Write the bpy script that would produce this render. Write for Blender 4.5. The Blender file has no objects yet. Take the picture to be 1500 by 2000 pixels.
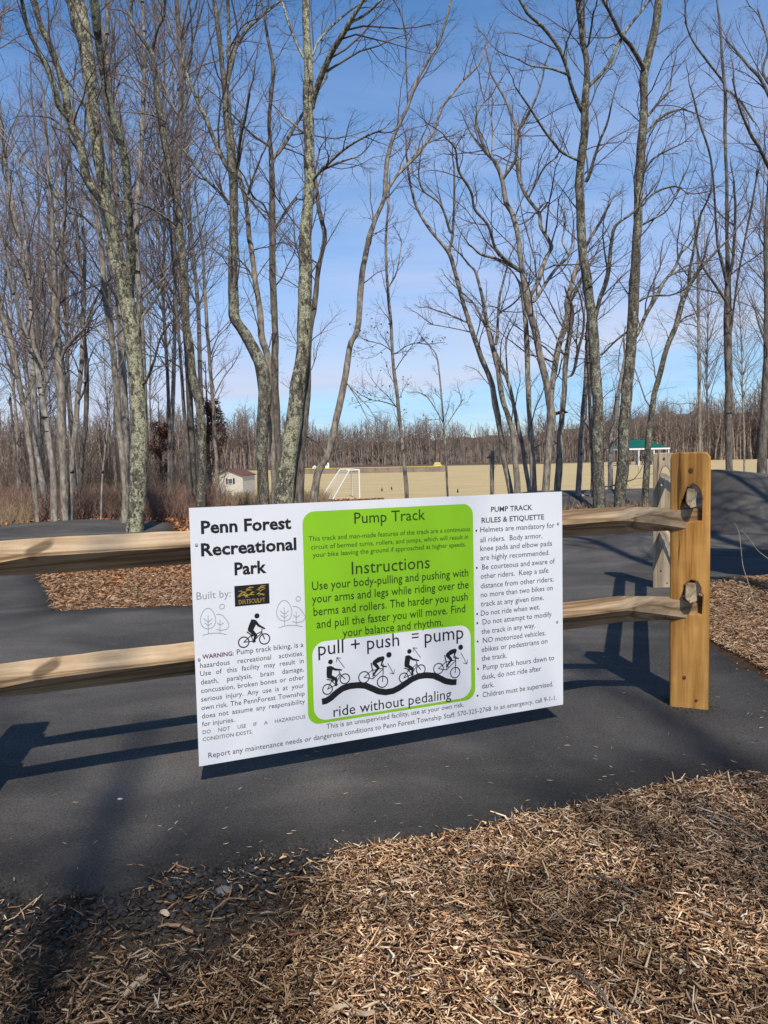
import bpy, bmesh, math, random
import numpy as np
from mathutils import Vector, Matrix
rng = np.random.default_rng(7); random.seed(7)
scn = bpy.context.scene
# ------------------------------------------------------------------ camera
CH = 1.17; PITCH = 0.0709; ROLL = -0.0217
_f = np.array([0, math.cos(PITCH), -math.sin(PITCH)]); _u0 = np.array([0, math.sin(PITCH), math.cos(PITCH)]); _r0 = np.array([1., 0, 0])
_r = _r0*math.cos(ROLL)+_u0*math.sin(ROLL); _u = -_r0*math.sin(ROLL)+_u0*math.cos(ROLL)
cam = bpy.data.cameras.new('camera'); cam.lens = 36; cam.sensor_width = 36; cam.sensor_fit = 'HORIZONTAL'
cam.clip_start = 0.05; cam.clip_end = 3000
co = bpy.data.objects.new('camera', cam); scn.collection.objects.link(co)
m = Matrix.Identity(4)
for i in range(3): m[i][0] = _r[i]; m[i][1] = _u[i]; m[i][2] = -_f[i]
m[2][3] = CH; co.matrix_world = m; scn.camera = co
def ray(px, py): return _f + _r*(px-750)/1500. - _u*(py-1000)/1500.
def at(px, py, Y):
    d = ray(px, py); return np.array([0, 0, CH]) + d*(Y/d[1])
def flr(px, py, z=0.):
    d = ray(px, py); return np.array([0, 0, CH]) + d*((z-CH)/d[2])
# ------------------------------------------------------------------ light
SUN_EL = math.radians(51); SH = np.array([-0.17, 0.985])          # shadows run this way on the ground
w = bpy.data.worlds.new('World'); scn.world = w; w.use_nodes = True
wt = w.node_tree; bg = wt.nodes['Background']; bg.inputs[1].default_value = 0.125
sky = wt.nodes.new('ShaderNodeTexSky'); sky.sky_type = 'NISHITA'; sky.sun_disc = False
sky.sun_elevation = SUN_EL; sky.sun_rotation = math.atan2(-SH[0], -SH[1]); sky.air_density = 1.0; sky.dust_density = 0.3; sky.ozone_density = 3.0
def N(nt, typ, **kw):
    n = nt.nodes.new(typ)
    for k, v in kw.items():
        if k.startswith('i_'):
            n.inputs[k[2:].replace('_', ' ')].default_value = v
        else: setattr(n, k, v)
    return n
tc = N(wt, 'ShaderNodeTexCoord'); sep = N(wt, 'ShaderNodeSeparateXYZ'); wt.links.new(tc.outputs['Generated'], sep.inputs[0])
hs = N(wt, 'ShaderNodeHueSaturation'); hs.inputs['Saturation'].default_value = 1.32; hs.inputs['Value'].default_value = 1.2; hs.inputs['Hue'].default_value = 0.5
wt.links.new(sky.outputs[0], hs.inputs['Color'])
# thin high cloud: a veil between about 6 and 40 degrees, streaked sideways
mp = N(wt, 'ShaderNodeMapping'); mp.inputs['Scale'].default_value = (2.2, 2.2, 9.0); wt.links.new(tc.outputs['Generated'], mp.inputs[0])
no = N(wt, 'ShaderNodeTexNoise'); no.inputs['Scale'].default_value = 1.3; no.inputs['Detail'].default_value = 6; wt.links.new(mp.outputs[0], no.inputs['Vector'])
wob = N(wt, 'ShaderNodeMath', operation='MULTIPLY_ADD'); wt.links.new(no.outputs[0], wob.inputs[0]); wob.inputs[1].default_value = 0.13
tilt = N(wt, 'ShaderNodeMath', operation='MULTIPLY_ADD'); wt.links.new(sep.outputs[0], tilt.inputs[0]); tilt.inputs[1].default_value = -0.07
wt.links.new(sep.outputs[2], tilt.inputs[2]); wt.links.new(tilt.outputs[0], wob.inputs[2])
cr = N(wt, 'ShaderNodeValToRGB'); wt.links.new(wob.outputs[0], cr.inputs[0])
e = cr.color_ramp.elements; e[0].position = 0.0; e[0].color = (0.85,)*3+(1,); e[1].position = 0.62; e[1].color = (0,)*3+(1,)
for p_, c_ in ((0.10, 0.74), (0.135, 0.72), (0.165, 0.86), (0.27, 0.72), (0.42, 0.40)): q = cr.color_ramp.elements.new(p_); q.color = (c_,)*3+(1,)
c2_ = N(wt, 'ShaderNodeValToRGB'); wt.links.new(wob.outputs[0], c2_.inputs[0]); e = c2_.color_ramp.elements
e[0].position = 0.04; e[0].color = (.36, .60, .88, 1); e[1].position = 0.24; e[1].color = (.48, .60, .90, 1)
for p_, c_ in ((0.125, (.33, .58, .90)), (0.165, (.62, .70, .89))): q = c2_.color_ramp.elements.new(p_); q.color = (*c_, 1)
sc_ = N(wt, 'ShaderNodeVectorMath', operation='SCALE'); wt.links.new(c2_.outputs[0], sc_.inputs[0]); sc_.inputs[3].default_value = 7.9
mp2 = N(wt, 'ShaderNodeMapping'); mp2.inputs['Scale'].default_value = (2.0, 2.0, 16.0); mp2.inputs['Rotation'].default_value = (0, .10, 0); wt.links.new(tc.outputs['Generated'], mp2.inputs[0])
no2 = N(wt, 'ShaderNodeTexNoise'); no2.inputs['Scale'].default_value = 1.1; no2.inputs['Detail'].default_value = 7; no2.inputs['Roughness'].default_value = .6; no2.inputs['Distortion'].default_value = .5; wt.links.new(mp2.outputs[0], no2.inputs['Vector'])
ma_ = N(wt, 'ShaderNodeMapRange'); wt.links.new(no2.outputs[0], ma_.inputs[0]); ma_.inputs[1].default_value = .32; ma_.inputs[2].default_value = .66; ma_.inputs[3].default_value = .62; ma_.inputs[4].default_value = 1.28
mu_ = N(wt, 'ShaderNodeMath', operation='MULTIPLY', use_clamp=True); wt.links.new(cr.outputs[0], mu_.inputs[0]); wt.links.new(ma_.outputs[0], mu_.inputs[1])
mx = N(wt, 'ShaderNodeMix', data_type='RGBA'); wt.links.new(mu_.outputs[0], mx.inputs[0]); wt.links.new(hs.outputs[0], mx.inputs[6]); wt.links.new(sc_.outputs[0], mx.inputs[7])
wt.links.new(mx.outputs[2], bg.inputs[0])
sl = bpy.data.lights.new('sun', 'SUN'); sl.energy = 4.7; sl.angle = math.radians(0.53); sl.color = (1, 0.945, 0.85)
so = bpy.data.objects.new('sun', sl); scn.collection.objects.link(so)
LD = Vector((SH[0]*math.cos(SUN_EL), SH[1]*math.cos(SUN_EL), -math.sin(SUN_EL)))
so.rotation_euler = LD.to_track_quat('-Z', 'Y').to_euler()
scn.view_settings.view_transform = 'Standard'; scn.view_settings.look = 'None'; scn.view_settings.exposure = 0.06; scn.view_settings.gamma = 1
scn.view_settings.use_curve_mapping = False
# ------------------------------------------------------------------ helpers
C = scn.collection
def link(o, parent=None):
    C.objects.link(o)
    if parent is not None: o.parent = parent
    return o
def tag(o, label=None, cat=None, group=None, kind=None):
    if label: o['label'] = label
    if cat: o['category'] = cat
    if group: o['group'] = group
    if kind: o['kind'] = kind
    return o
def empty(name, loc, rz=0):
    o = bpy.data.objects.new(name, None); o.empty_display_size = .2; o.location = [float(v) for v in loc]; o.rotation_euler = (0, 0, rz); C.objects.link(o); return o
def mesh_np(name, V, F, mat, smooth=False, col=None):
    """V (n,3), F (m,k) all faces k-gons"""
    V = np.ascontiguousarray(V, dtype=np.float32); F = np.ascontiguousarray(F, dtype=np.int32)
    me = bpy.data.meshes.new(name); me.vertices.add(len(V)); me.vertices.foreach_set('co', V.ravel())
    k = F.shape[1]; me.loops.add(F.size); me.loops.foreach_set('vertex_index', F.ravel())
    me.polygons.add(len(F)); me.polygons.foreach_set('loop_start', np.arange(0, F.size, k, dtype=np.int32))
    me.polygons.foreach_set('loop_total', np.full(len(F), k, dtype=np.int32))
    if smooth: me.polygons.foreach_set('use_smooth', np.ones(len(F), dtype=bool))
    if col is not None:
        a = me.color_attributes.new('col', 'FLOAT_COLOR', 'POINT')
        a.data.foreach_set('color', np.concatenate([col, np.ones((len(col), 1))], 1).astype(np.float32).ravel())
    me.update(calc_edges=True); me.materials.append(mat); return me
def obj(name, me, parent=None, loc=None):
    o = bpy.data.objects.new(name, me)
    if loc is not None: o.location = [float(v) for v in loc]
    return link(o, parent)
class MB:
    def __init__(s): s.v = []; s.f = []
    def add(s, V, F):
        b = len(s.v); s.v += [tuple(float(c) for c in p) for p in V]; s.f += [tuple(i+b for i in f) for f in F]; return s
    def box(s, c, d, R=None):
        V = []
        for k in (-.5, .5):
            for j in (-.5, .5):
                for i in (-.5, .5):
                    p = Vector((i*d[0], j*d[1], k*d[2]))
                    if R is not None: p = R @ p
                    V.append(p+Vector(c))
        return s.add(V, [(0, 2, 3, 1), (4, 5, 7, 6), (0, 1, 5, 4), (2, 6, 7, 3), (0, 4, 6, 2), (1, 3, 7, 5)])
    def bar(s, a, b, r, n=6, r2=None):
        a = Vector(a); b = Vector(b); d = (b-a).normalized(); x = d.orthogonal().normalized(); y = d.cross(x); r2 = r if r2 is None else r2
        V = [a+(x*math.cos(t)+y*math.sin(t))*r for t in [2*math.pi*i/n for i in range(n)]]+[b+(x*math.cos(t)+y*math.sin(t))*r2 for t in [2*math.pi*i/n for i in range(n)]]
        return s.add(V, [(i, (i+1) % n, n+(i+1) % n, n+i) for i in range(n)]+[tuple(range(n-1, -1, -1)), tuple(range(n, 2*n))])
    def build(s, name, mat, parent=None, loc=None, smooth=False):
        me = bpy.data.meshes.new(name); me.from_pydata(s.v, [], s.f); me.materials.append(mat)
        if smooth:
            for p in me.polygons: p.use_smooth = True
        me.update(); return obj(name, me, parent, loc)
def hsh(i, j, s=0):
    n = (np.asarray(i).astype(np.int64)*374761393 + np.asarray(j).astype(np.int64)*668265263 + s*1442695041) & 0x7fffffff
    n = ((n ^ (n >> 13))*1274126177) & 0x7fffffff
    return ((n ^ (n >> 16)) & 0xffff)/65535.
def vnoise(x, y, s=0):
    i = np.floor(x); j = np.floor(y); fx = x-i; fy = y-j; fx = fx*fx*(3-2*fx); fy = fy*fy*(3-2*fy)
    return (hsh(i, j, s)*(1-fx)+hsh(i+1, j, s)*fx)*(1-fy)+(hsh(i, j+1, s)*(1-fx)+hsh(i+1, j+1, s)*fx)*fy-.5
def fbm(x, y, o=4, s=0):
    r = 0; a = 1
    for k in range(o): r = r+a*vnoise(x*2**k, y*2**k, s+k); a *= .5
    return r
def ss(t): t = np.clip(t, 0, 1); return t*t*(3-2*t)
def terr(x, y):
    x = np.asarray(x, float); y = np.asarray(y, float)
    z = -1.7*ss((y-19)/26.)
    z = z+.77*ss((x-3.65)/1.05)*np.exp(-((y-11.0-.05*(x-5))/1.55)**2)
    z = z+.16*ss((x-1.6)/2.2)*ss((6-x)/1.5)*np.exp(-((y-10.2)/1.3)**2)
    z = z+.34*np.exp(-((y-17.)/1.5)**2)*ss((x-1.5)/2.)*ss((12-x)/3.)
    z = z+.13*np.exp(-((y-13.8)/1.2)**2-((x+5.6)/1.6)**2)
    z = z+.10*np.exp(-((y-6.1)/.6)**2-((x-3.4)/.9)**2)
    z = z+.09*np.exp(-((y-9.0)/.9)**2)*ss((x-1)/1.5)*ss((4.5-x)/1.5)
    z = z+.020*fbm(x*.7, y*.7, 3, 5)*ss((y-2)/4.)*ss((60-y)/40)
    z = z+.25*fbm(x*.02, y*.02, 2, 9)*ss((y-60)/60.)
    return z
# ------------------------------------------------------------------ materials
def mat(name, rough=.85, spec=.3):
    m_ = bpy.data.materials.new(name); m_.use_nodes = True; b = m_.node_tree.nodes['Principled BSDF']
    b.inputs['Roughness'].default_value = rough; b.inputs['Specular IOR Level'].default_value = spec
    return m_, m_.node_tree, b
def ramp(nt, src, stops):
    r = nt.nodes.new('ShaderNodeValToRGB'); nt.links.new(src, r.inputs[0]); el = r.color_ramp.elements
    el[0].position = stops[0][0]; el[0].color = (*stops[0][1], 1); el[1].position = stops[-1][0]; el[1].color = (*stops[-1][1], 1)
    for p_, c_ in stops[1:-1]: q_ = el.new(p_); q_.color = (*c_, 1)
    return r.outputs[0]
def noise(nt, scale, detail=4, stretch=None, coord='Object', rough=.55, dist=0):
    t_ = nt.nodes.new('ShaderNodeTexCoord'); mp_ = nt.nodes.new('ShaderNodeMapping'); mp_.inputs['Scale'].default_value = stretch or (1, 1, 1)
    nt.links.new(t_.outputs[coord], mp_.inputs[0]); n_ = nt.nodes.new('ShaderNodeTexNoise'); n_.inputs['Scale'].default_value = scale
    n_.inputs['Detail'].default_value = detail; n_.inputs['Roughness'].default_value = rough; n_.inputs['Distortion'].default_value = dist
    nt.links.new(mp_.outputs[0], n_.inputs['Vector']); return n_.outputs[0]
def bump(nt, b, src, strength, dist=.01):
    n_ = nt.nodes.new('ShaderNodeBump'); n_.inputs['Strength'].default_value = strength; n_.inputs['Distance'].default_value = dist
    nt.links.new(src, n_.inputs['Height']); nt.links.new(n_.outputs[0], b.inputs['Normal'])
def mixc(nt, fac, a, b_, mode='MIX'):
    x = nt.nodes.new('ShaderNodeMix'); x.data_type = 'RGBA'; x.blend_type = mode
    for s_, v in ((x.inputs[0], fac), (x.inputs[6], a), (x.inputs[7], b_)):
        if isinstance(v, (int, float)): s_.default_value = v
        elif isinstance(v, tuple): s_.default_value = (*v, 1)
        else: nt.links.new(v, s_)
    return x.outputs[2]
def plain(name, col, rough=.6, spec=.3, var=.12, scale=6):
    m_, nt, b = mat(name, rough, spec); n_ = noise(nt, scale, 4)
    nt.links.new(ramp(nt, n_, [(.3, tuple(c*(1-var) for c in col)), (.7, tuple(min(1, c*(1+var)) for c in col))]), b.inputs['Base Color']); return m_
def colmat(name, rough=.9):
    m_, nt, b = mat(name, rough, .2); a = nt.nodes.new('ShaderNodeAttribute'); a.attribute_name = 'col'
    n_ = noise(nt, 160, 3); nt.links.new(mixc(nt, .35, a.outputs[0], ramp(nt, n_, [(.3, (.35,)*3), (.7, (1,)*3)]), 'MULTIPLY'), b.inputs['Base Color']); return m_
M = {}
def bark(name, dark, light, lichen=None, amt=.5, birch=False):
    m_, nt, b = mat(name, .95, .1)
    n1 = noise(nt, 5, 6, (3, 3, .8)); n2 = noise(nt, 22, 5, (1, 1, .45)); c = ramp(nt, n1, [(.32, dark), (.62, light)])
    c = mixc(nt, .6, c, ramp(nt, n2, [(.35, (.3,)*3), (.6, (1,)*3)]), 'MULTIPLY')
    if lichen:
        l_ = noise(nt, 14, 5, (1, 1, .55), rough=.75); l2 = noise(nt, 1.6, 3); th = nt.nodes.new('ShaderNodeMath'); th.operation = 'MULTIPLY_ADD'; nt.links.new(l2, th.inputs[0]); th.inputs[1].default_value = .5; nt.links.new(l_, th.inputs[2]); c = mixc(nt, ramp(nt, th.outputs[0], [(.78-.07*amt, (0,)*3), (.84-.07*amt, (.85,)*3)]), c, lichen)
        sp = noise(nt, 40, 3); c = mixc(nt, .8, c, ramp(nt, sp, [(.40, (.25,)*3), (.58, (1,)*3)]), 'MULTIPLY')
    if birch:
        k = noise(nt, 3.2, 3, (1, 1, 3.0)); c = mixc(nt, ramp(nt, k, [(.62, (0,)*3), (.66, (1,)*3)]), c, (.02, .018, .016))
    nt.links.new(c, b.inputs['Base Color']); bump(nt, b, n2, .8, .02); return m_
M['bark'] = bark('grey_bark', (.13, .108, .085), (.39, .335, .265))
M['bark_lichen'] = bark('lichened_bark', (.075, .065, .05), (.24, .21, .16), (.47, .45, .29), 1.0)
M['bark_lichen2'] = bark('part_lichened_bark', (.08, .07, .055), (.25, .22, .17), (.36, .35, .25), .1)
M['bark_birch'] = bark('pale_bark', (.17, .145, .12), (.42, .37, .31), None, 0, True)
M['bark_dark'] = bark('dark_bark', (.075, .062, .05), (.24, .205, .165))
M['twig'] = plain('twig_bark', (.15, .115, .10), .9, .1, .35, 3)
M['twig_wood'] = plain('wood_twig_bark', (.21, .165, .145), .9, .1, .3, 2); M['bark_wood'] = bark('tan_grey_bark', (.15, .12, .095), (.38, .32, .25))
M['twig_far'] = plain('far_twig_bark', (.185, .14, .115), .95, .1, .3, .5)
M['far_trunk'] = plain('far_trunk_bark', (.27, .21, .165), .95, .1, .55, 1.2)
# asphalt
m_, nt, b = mat('asphalt', .88, .25)
n1 = noise(nt, .9, 5, (1, 1.6, 1), dist=.6); n2 = noise(nt, 130, 3); n3 = noise(nt, 230, 2); n4 = noise(nt, 6, 4)
c = ramp(nt, n1, [(.3, (.040, .036, .033)), (.5, (.068, .061, .054)), (.70, (.118, .104, .090))])
c = mixc(nt, .8, c, ramp(nt, n2, [(.32, (.35,)*3), (.62, (1.15,)*3)]), 'MULTIPLY')
c = mixc(nt, ramp(nt, n3, [(.61, (0,)*3), (.70, (.75,)*3)]), c, (.19, .18, .165))
c = mixc(nt, ramp(nt, n4, [(.6, (0,)*3), (.85, (.35,)*3)]), c, (.13, .11, .095))
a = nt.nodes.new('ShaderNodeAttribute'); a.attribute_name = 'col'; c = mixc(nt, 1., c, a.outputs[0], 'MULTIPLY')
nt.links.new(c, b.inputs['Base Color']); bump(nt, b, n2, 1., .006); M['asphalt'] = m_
# ground: zone colour comes with the mesh, grain from noise
m_, nt, b = mat('earth', .97, .1)
a = nt.nodes.new('ShaderNodeAttribute'); a.attribute_name = 'col'; n1 = noise(nt, 30, 5); n2 = noise(nt, .25, 5, (1, 2.5, 1)); n3 = noise(nt, 90, 4)
c = mixc(nt, .7, a.outputs[0], ramp(nt, n1, [(.3, (.35,)*3), (.7, (1.25,)*3)]), 'MULTIPLY'); c = mixc(nt, .45, c, ramp(nt, n2, [(.3, (.62, .68, .6)), (.7, (1.2, 1.1, 1.0))]), 'MULTIPLY')
nt.links.new(c, b.inputs['Base Color']); bump(nt, b, n3, .9, .02); M['earth'] = m_
M['chips'] = colmat('wood_chips'); M['leaves'] = colmat('dry_leaves', .8); M['stone'] = colmat('crushed_stone', .9)
def wood(name, dark, mid, light, axis=0, ring=26):
    m_, nt, b = mat(name, .75, .25)
    st = [9, 9, 9]; st[axis] = .5
    n1 = noise(nt, 1.0, 3, tuple(st), dist=.4)
    t_ = nt.nodes.new('ShaderNodeMath'); t_.operation = 'MULTIPLY'; nt.links.new(n1, t_.inputs[0]); t_.inputs[1].default_value = ring
    f_ = nt.nodes.new('ShaderNodeMath'); f_.operation = 'PINGPONG'; nt.links.new(t_.outputs[0], f_.inputs[0]); f_.inputs[1].default_value = 1
    c = ramp(nt, f_.outputs[0], [(.0, dark), (.35, mid), (1, light)])
    st2 = [60, 60, 60]; st2[axis] = 3; n2 = noise(nt, 1.5, 4, tuple(st2)); c = mixc(nt, .5, c, ramp(nt, n2, [(.3, (.5,)*3), (.65, (1.05,)*3)]), 'MULTIPLY')
    n3 = noise(nt, 3.2, 5, rough=.65); c = mixc(nt, .75, c, ramp(nt, n3, [(.3, (.62, .58, .54)), (.68, (1.18, 1.14, 1.06))]), 'MULTIPLY')
    st5 = [26, 26, 26]; st5[axis] = .9; n5 = noise(nt, 1.2, 3, tuple(st5), rough=.6); c = mixc(nt, ramp(nt, n5, [(.655, (0,)*3), (.69, (.85,)*3)]), c, tuple(v*.22 for v in dark))
    st4 = [9, 9, 9]; st4[axis] = 6; k = noise(nt, .8, 1, tuple(st4)); c = mixc(nt, ramp(nt, k, [(.74, (0,)*3), (.79, (.8,)*3)]), c, tuple(v*.35 for v in dark))
    nt.links.new(c, b.inputs['Base Color']); bump(nt, b, n2, .45, .003); return m_
M['rail'] = wood('weathered_rail_wood', (.19, .115, .055), (.38, .26, .15), (.52, .385, .245), 0, 10)
M['post'] = wood('treated_post_wood', (.37, .165, .038), (.52, .255, .062), (.64, .345, .10), 2, 9)
M['rail_pale'] = wood('pale_rail_wood', (.32, .22, .12), (.5, .375, .23), (.62, .49, .33), 0, 8)
M['post_grey'] = wood('greyed_post_wood', (.30, .23, .15), (.42, .34, .24), (.5, .41, .30), 2, 8)
M['white'] = plain('white_sign_face', (.70, .70, .71), .38, .45, .035, 3.5); M['green'] = plain('green_print', (.235, .50, .012), .45, .4, .02, 2)
M['ink'] = plain('black_ink', (.012, .012, .014), .55, .3, .05); M['inkg'] = plain('dark_grey_ink', (.05, .05, .055), .55, .3, .05)
M['inkl'] = plain('light_grey_ink', (.28, .28, .28), .55, .3, .05); M['inkr'] = plain('dark_red_ink', (.12, .02, .035), .55, .3, .05)
M['inkgr'] = plain('green_black_ink', (.022, .055, .008), .55, .3, .05); M['gold'] = plain('gold_ink', (.36, .24, .04), .5, .3, .5, 60)
M['screw'] = plain('screw_metal', (.35, .36, .38), .35, .6, .1)
M['white_paint'] = plain('white_paint', (.75, .75, .74), .5, .3, .05); M['siding'] = plain('beige_siding', (.55, .50, .42), .7, .2, .05)
M['roof_red'] = plain('brown_red_shingles', (.14, .062, .048), .85, .2, .3, 4); M['roof_green'] = plain('green_metal_roof', (.004, .095, .052), .4, .5, .12, 1)
M['dark'] = plain('dark_shutter', (.025, .022, .022), .7, .2, .1); M['yellow'] = plain('yellow_cap', (.62, .43, .08), .6, .3, .1)
M['mesh'] = plain('wire_mesh', (.16, .15, .14), .7, .3, .1); M['glass'] = plain('window_pane', (.10, .11, .12), .1, .6, .1)
M['bluegrey'] = plain('blue_grey_panel', (.28, .33, .38), .6, .3, .15, 2); M['toilet'] = plain('moulded_plastic', (.07, .16, .13), .5, .4, .05)
M['net'] = plain('net_cord', (.72, .70, .70), .8, .1, .05); M['stalk'] = plain('dry_stalk', (.36, .29, .22), .9, .1, .2, 20)
M['pebble'] = plain('pale_pebble', (.62, .60, .58), .8, .2, .1, 30); M['bark_strip'] = plain('brown_bark_strip', (.24, .16, .10), .9, .1, .35, 50); M['pale_wood'] = plain('pale_split_wood', (.46, .35, .23), .85, .2, .25, 60)
# ------------------------------------------------------------------ ground and asphalt
def sdf(P, poly):
    """signed distance, positive inside; P (n,2)"""
    poly = np.asarray(poly, float); d2 = np.full(len(P), 1e9); inside = np.zeros(len(P), bool)
    for a_, b_ in zip(poly, np.roll(poly, -1, 0)):
        e_ = b_-a_; w_ = P-a_; t = np.clip((w_@e_)/(e_@e_+1e-12), 0, 1); q = w_-t[:, None]*e_; d2 = np.minimum(d2, (q*q).sum(1))
        cnd = ((a_[1] > P[:, 1]) != (b_[1] > P[:, 1])); xx = (b_[0]-a_[0])*(P[:, 1]-a_[1])/(b_[1]-a_[1]+1e-15)+a_[0]; inside ^= cnd & (P[:, 0] < xx)
    d = np.sqrt(d2); return np.where(inside, d, -d)
def pf(l): return [tuple(flr(x, y)[:2]) for x, y in l]
front = pf([(-900, 1690), (-300, 1700), (0, 1732), (75, 1747), (125, 1745), (200, 1758), (225, 1752), (250, 1735), (300, 1706), (350, 1692), (400, 1692), (425, 1697), (450, 1683), (500, 1668), (550, 1663), (600, 1662), (650, 1653), (700, 1650), (750, 1650), (825, 1635), (915, 1620), (1025, 1594), (1100, 1575), (1165, 1562), (1225, 1550), (1325, 1531), (1400, 1512), (1460, 1512), (1500, 1520), (1700, 1530), (2400, 1560)])
asp_main = front+[(9, 4.2), (13, 9), (14, 19.2), (3.0, 19.0), (1.6, 15.5), (-1.2, 12.2), (-3.4, 12.4), (-4.0, 14.3), (-5.2, 14.9), (-6.6, 14.5), (-8.5, 11.5), (-9, 5), (-6, 2)]
isl1 = pf([(30, 1117), (70, 1118), (92, 1150), (108, 1196), (200, 1192), (370, 1184), (560, 1150), (640, 1090), (470, 1052), (300, 1057), (120, 1060), (60, 1080)])
isl2 = pf([(1374, 1170), (1400, 1152), (1440, 1142), (1500, 1146), (1700, 1150), (1900, 1260), (1640, 1400), (1500, 1333), (1440, 1297), (1376, 1258)])
isl3 = [(1.2, 10.9), (2.6, 10.6), (3.6, 11.2), (4.2, 13.0), (5.9, 13.4), (6.4, 14.6), (5.2, 15.3), (2.6, 15.2), (1.5, 13.5)]
def asp_s(P):
    s = sdf(P, asp_main)
    for il in (isl1, isl2, isl3): s = np.minimum(s, -sdf(P, il))
    far = ss((P[:, 1]-3)/4.)
    return s+.030*fbm(P[:, 0]*9, P[:, 1]*9, 4, 11)*(1+far)+.018*fbm(P[:, 0]*40, P[:, 1]*40, 2, 21)
def axis_pts(lo, f0, f1, hi, st, g):
    a_ = list(np.arange(f0, f1, st)); x = f1; d = st
    while x < hi: a_.append(x); d *= g; x += d
    a_.append(hi); x = f0; d = st; L = []
    while True:
        d *= g; x -= d
        if x <= lo: break
        L.append(x)
    L.append(lo); return np.array(L[::-1]+a_)
def grid(xs, ys, zf, keep=None):
    X, Y = np.meshgrid(xs, ys); P = np.stack([X.ravel(), Y.ravel()], 1); z = zf(P); V = np.concatenate([P, z[:, None]], 1)
    ny, nx = X.shape; i = np.arange(nx*ny).reshape(ny, nx); F = np.stack([i[:-1, :-1], i[:-1, 1:], i[1:, 1:], i[1:, :-1]], -1).reshape(-1, 4)
    if keep is not None: F = F[keep(P)[F].any(1)]
    return V, F
def gz(P):
    x, y = P[:, 0], P[:, 1]; z = terr(x, y)
    nr = ss((30-y)/10)
    return z+nr*(.018*fbm(x*3, y*3, 4, 31)-.012)
xs = axis_pts(-900, -2.2, 2.9, 900, .04, 1.07); ys = axis_pts(-60, 1.0, 4.2, 1300, .04, 1.045)
V, F = grid(xs, ys, gz)
P = V[:, :2]; x, y = P[:, 0], P[:, 1]
mulch = np.array([.075, .043, .026]); soil = np.array([.085, .063, .046]); leaf = np.array([.17, .075, .035]); field = np.array([.56, .425, .225]); wood_floor = np.array([.13, .075, .05])
col = np.tile(mulch, (len(P), 1))
def lay(c_, k): 
    global col
    k = k[:, None]; col = col*(1-k)+c_*k
lay(soil, ss((-.17-x+.32*fbm(x*3, y*3, 3, 3)+(y-1.9)*.25)/.22)*ss((3.2-y)/.5))
lay(leaf, ss((y-5)/1)*ss((1-x)/1.5)); lay(wood_floor, ss((y-14)/3)*ss((-1.-x)/2))
lay(field, ss((y-19-1.2*fbm(x*.3, y*.3, 3, 4))/2.)*ss((x+.05*y+1.6)/1.5+.0))
lay(field, ss((y-42)/6.)*ss((x+.30*y+2)/4.))
lay(np.array([.13, .10, .07]), ss((y-215-.15*x)/10))
g = obj('ground', mesh_np('ground', V, F, M['earth'], True, col)); tag(g, kind='structure')
xs = axis_pts(-11, -2.2, 2.9, 14.5, .02, 1.03); ys = axis_pts(1.0, 1.3, 3.3, 20., .02, 1.02)
S_ = {}
def az(P):
    s = asp_s(P); S_['s'] = s; return terr(P[:, 0], P[:, 1])+.022*ss((s+.012)/.03)-.07*ss((.004-s)/.02)+.0015*fbm(P[:, 0]*30, P[:, 1]*30, 2, 77)
V, F = grid(xs, ys, az, lambda P: S_['s'] > -.06)
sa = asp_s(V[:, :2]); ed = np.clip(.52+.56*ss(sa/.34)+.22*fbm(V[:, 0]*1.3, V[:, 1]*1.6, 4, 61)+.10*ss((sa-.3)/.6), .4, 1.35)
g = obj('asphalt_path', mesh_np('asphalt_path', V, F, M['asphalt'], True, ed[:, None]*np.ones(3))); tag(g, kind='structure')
# the fence line
YAW = .3914; FT = np.array([math.cos(YAW), math.sin(YAW), 0]); FN = np.array([math.sin(YAW), -math.cos(YAW), 0]); A0 = np.array([-.6712, 2.6397, CH-.1592])
def onfence(s, off, z): p = A0+FT*s+FN*off; p = p.copy(); p[2] = z; return p
# ------------------------------------------------------------------ chips, leaves, gravel
def slivers(P, L, W, T, col, lift, segs=2, tilt=.25, bend=.25):
    """bent three-sided splinters, one per row of P (n,3)"""
    n = len(P); a_ = rng.uniform(0, 2*np.pi, n); ti = rng.normal(0, tilt, n)
    d = np.stack([np.cos(a_)*np.cos(ti), np.sin(a_)*np.cos(ti), np.sin(ti)], 1); s = np.stack([-np.sin(a_), np.cos(a_), rng.normal(0, .35, n)], 1); s /= np.linalg.norm(s, axis=1)[:, None]
    u = np.cross(d, s); rings = []; bd = rng.normal(0, bend, n)[:, None]; t = np.linspace(-.5, .5, segs+1)
    wv = [.45]+[1.]*(segs-1)+[rng.uniform(.2, .7)] if segs > 1 else [1., .5]
    for k in range(segs+1):
        c_ = P+d*(t[k]*L)[:, None]+s*bd*((t[k]**2)*L)[:, None]*1.5; ww = (W*wv[k])[:, None]; tt = (T*wv[k])[:, None]
        rings.append(np.stack([c_-s*ww*.5, c_+s*ww*.5, c_+u*tt], 1))
    V = np.stack(rings, 1); V[..., 2] += lift[:, None, None]; base = (np.arange(n)*(segs+1)*3)[:, None]; F = []
    for k in range(segs):
        for q in range(3): F.append(base+np.array([k*3+q, k*3+(q+1) % 3, k*3+3+(q+1) % 3, k*3+3+q]))
    F = np.stack(F, 1).reshape(-1, 4); return V.reshape(-1, 3), F, np.repeat(col, (segs+1)*3, 0)
PAL = np.array([[.60, .385, .21], [.42, .24, .12], [.19, .092, .046], [.69, .49, .30], [.82, .66, .47], [.065, .036, .022], [.50, .34, .20]]); PW = np.array([.20, .26, .22, .11, .045, .115, .05])
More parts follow.
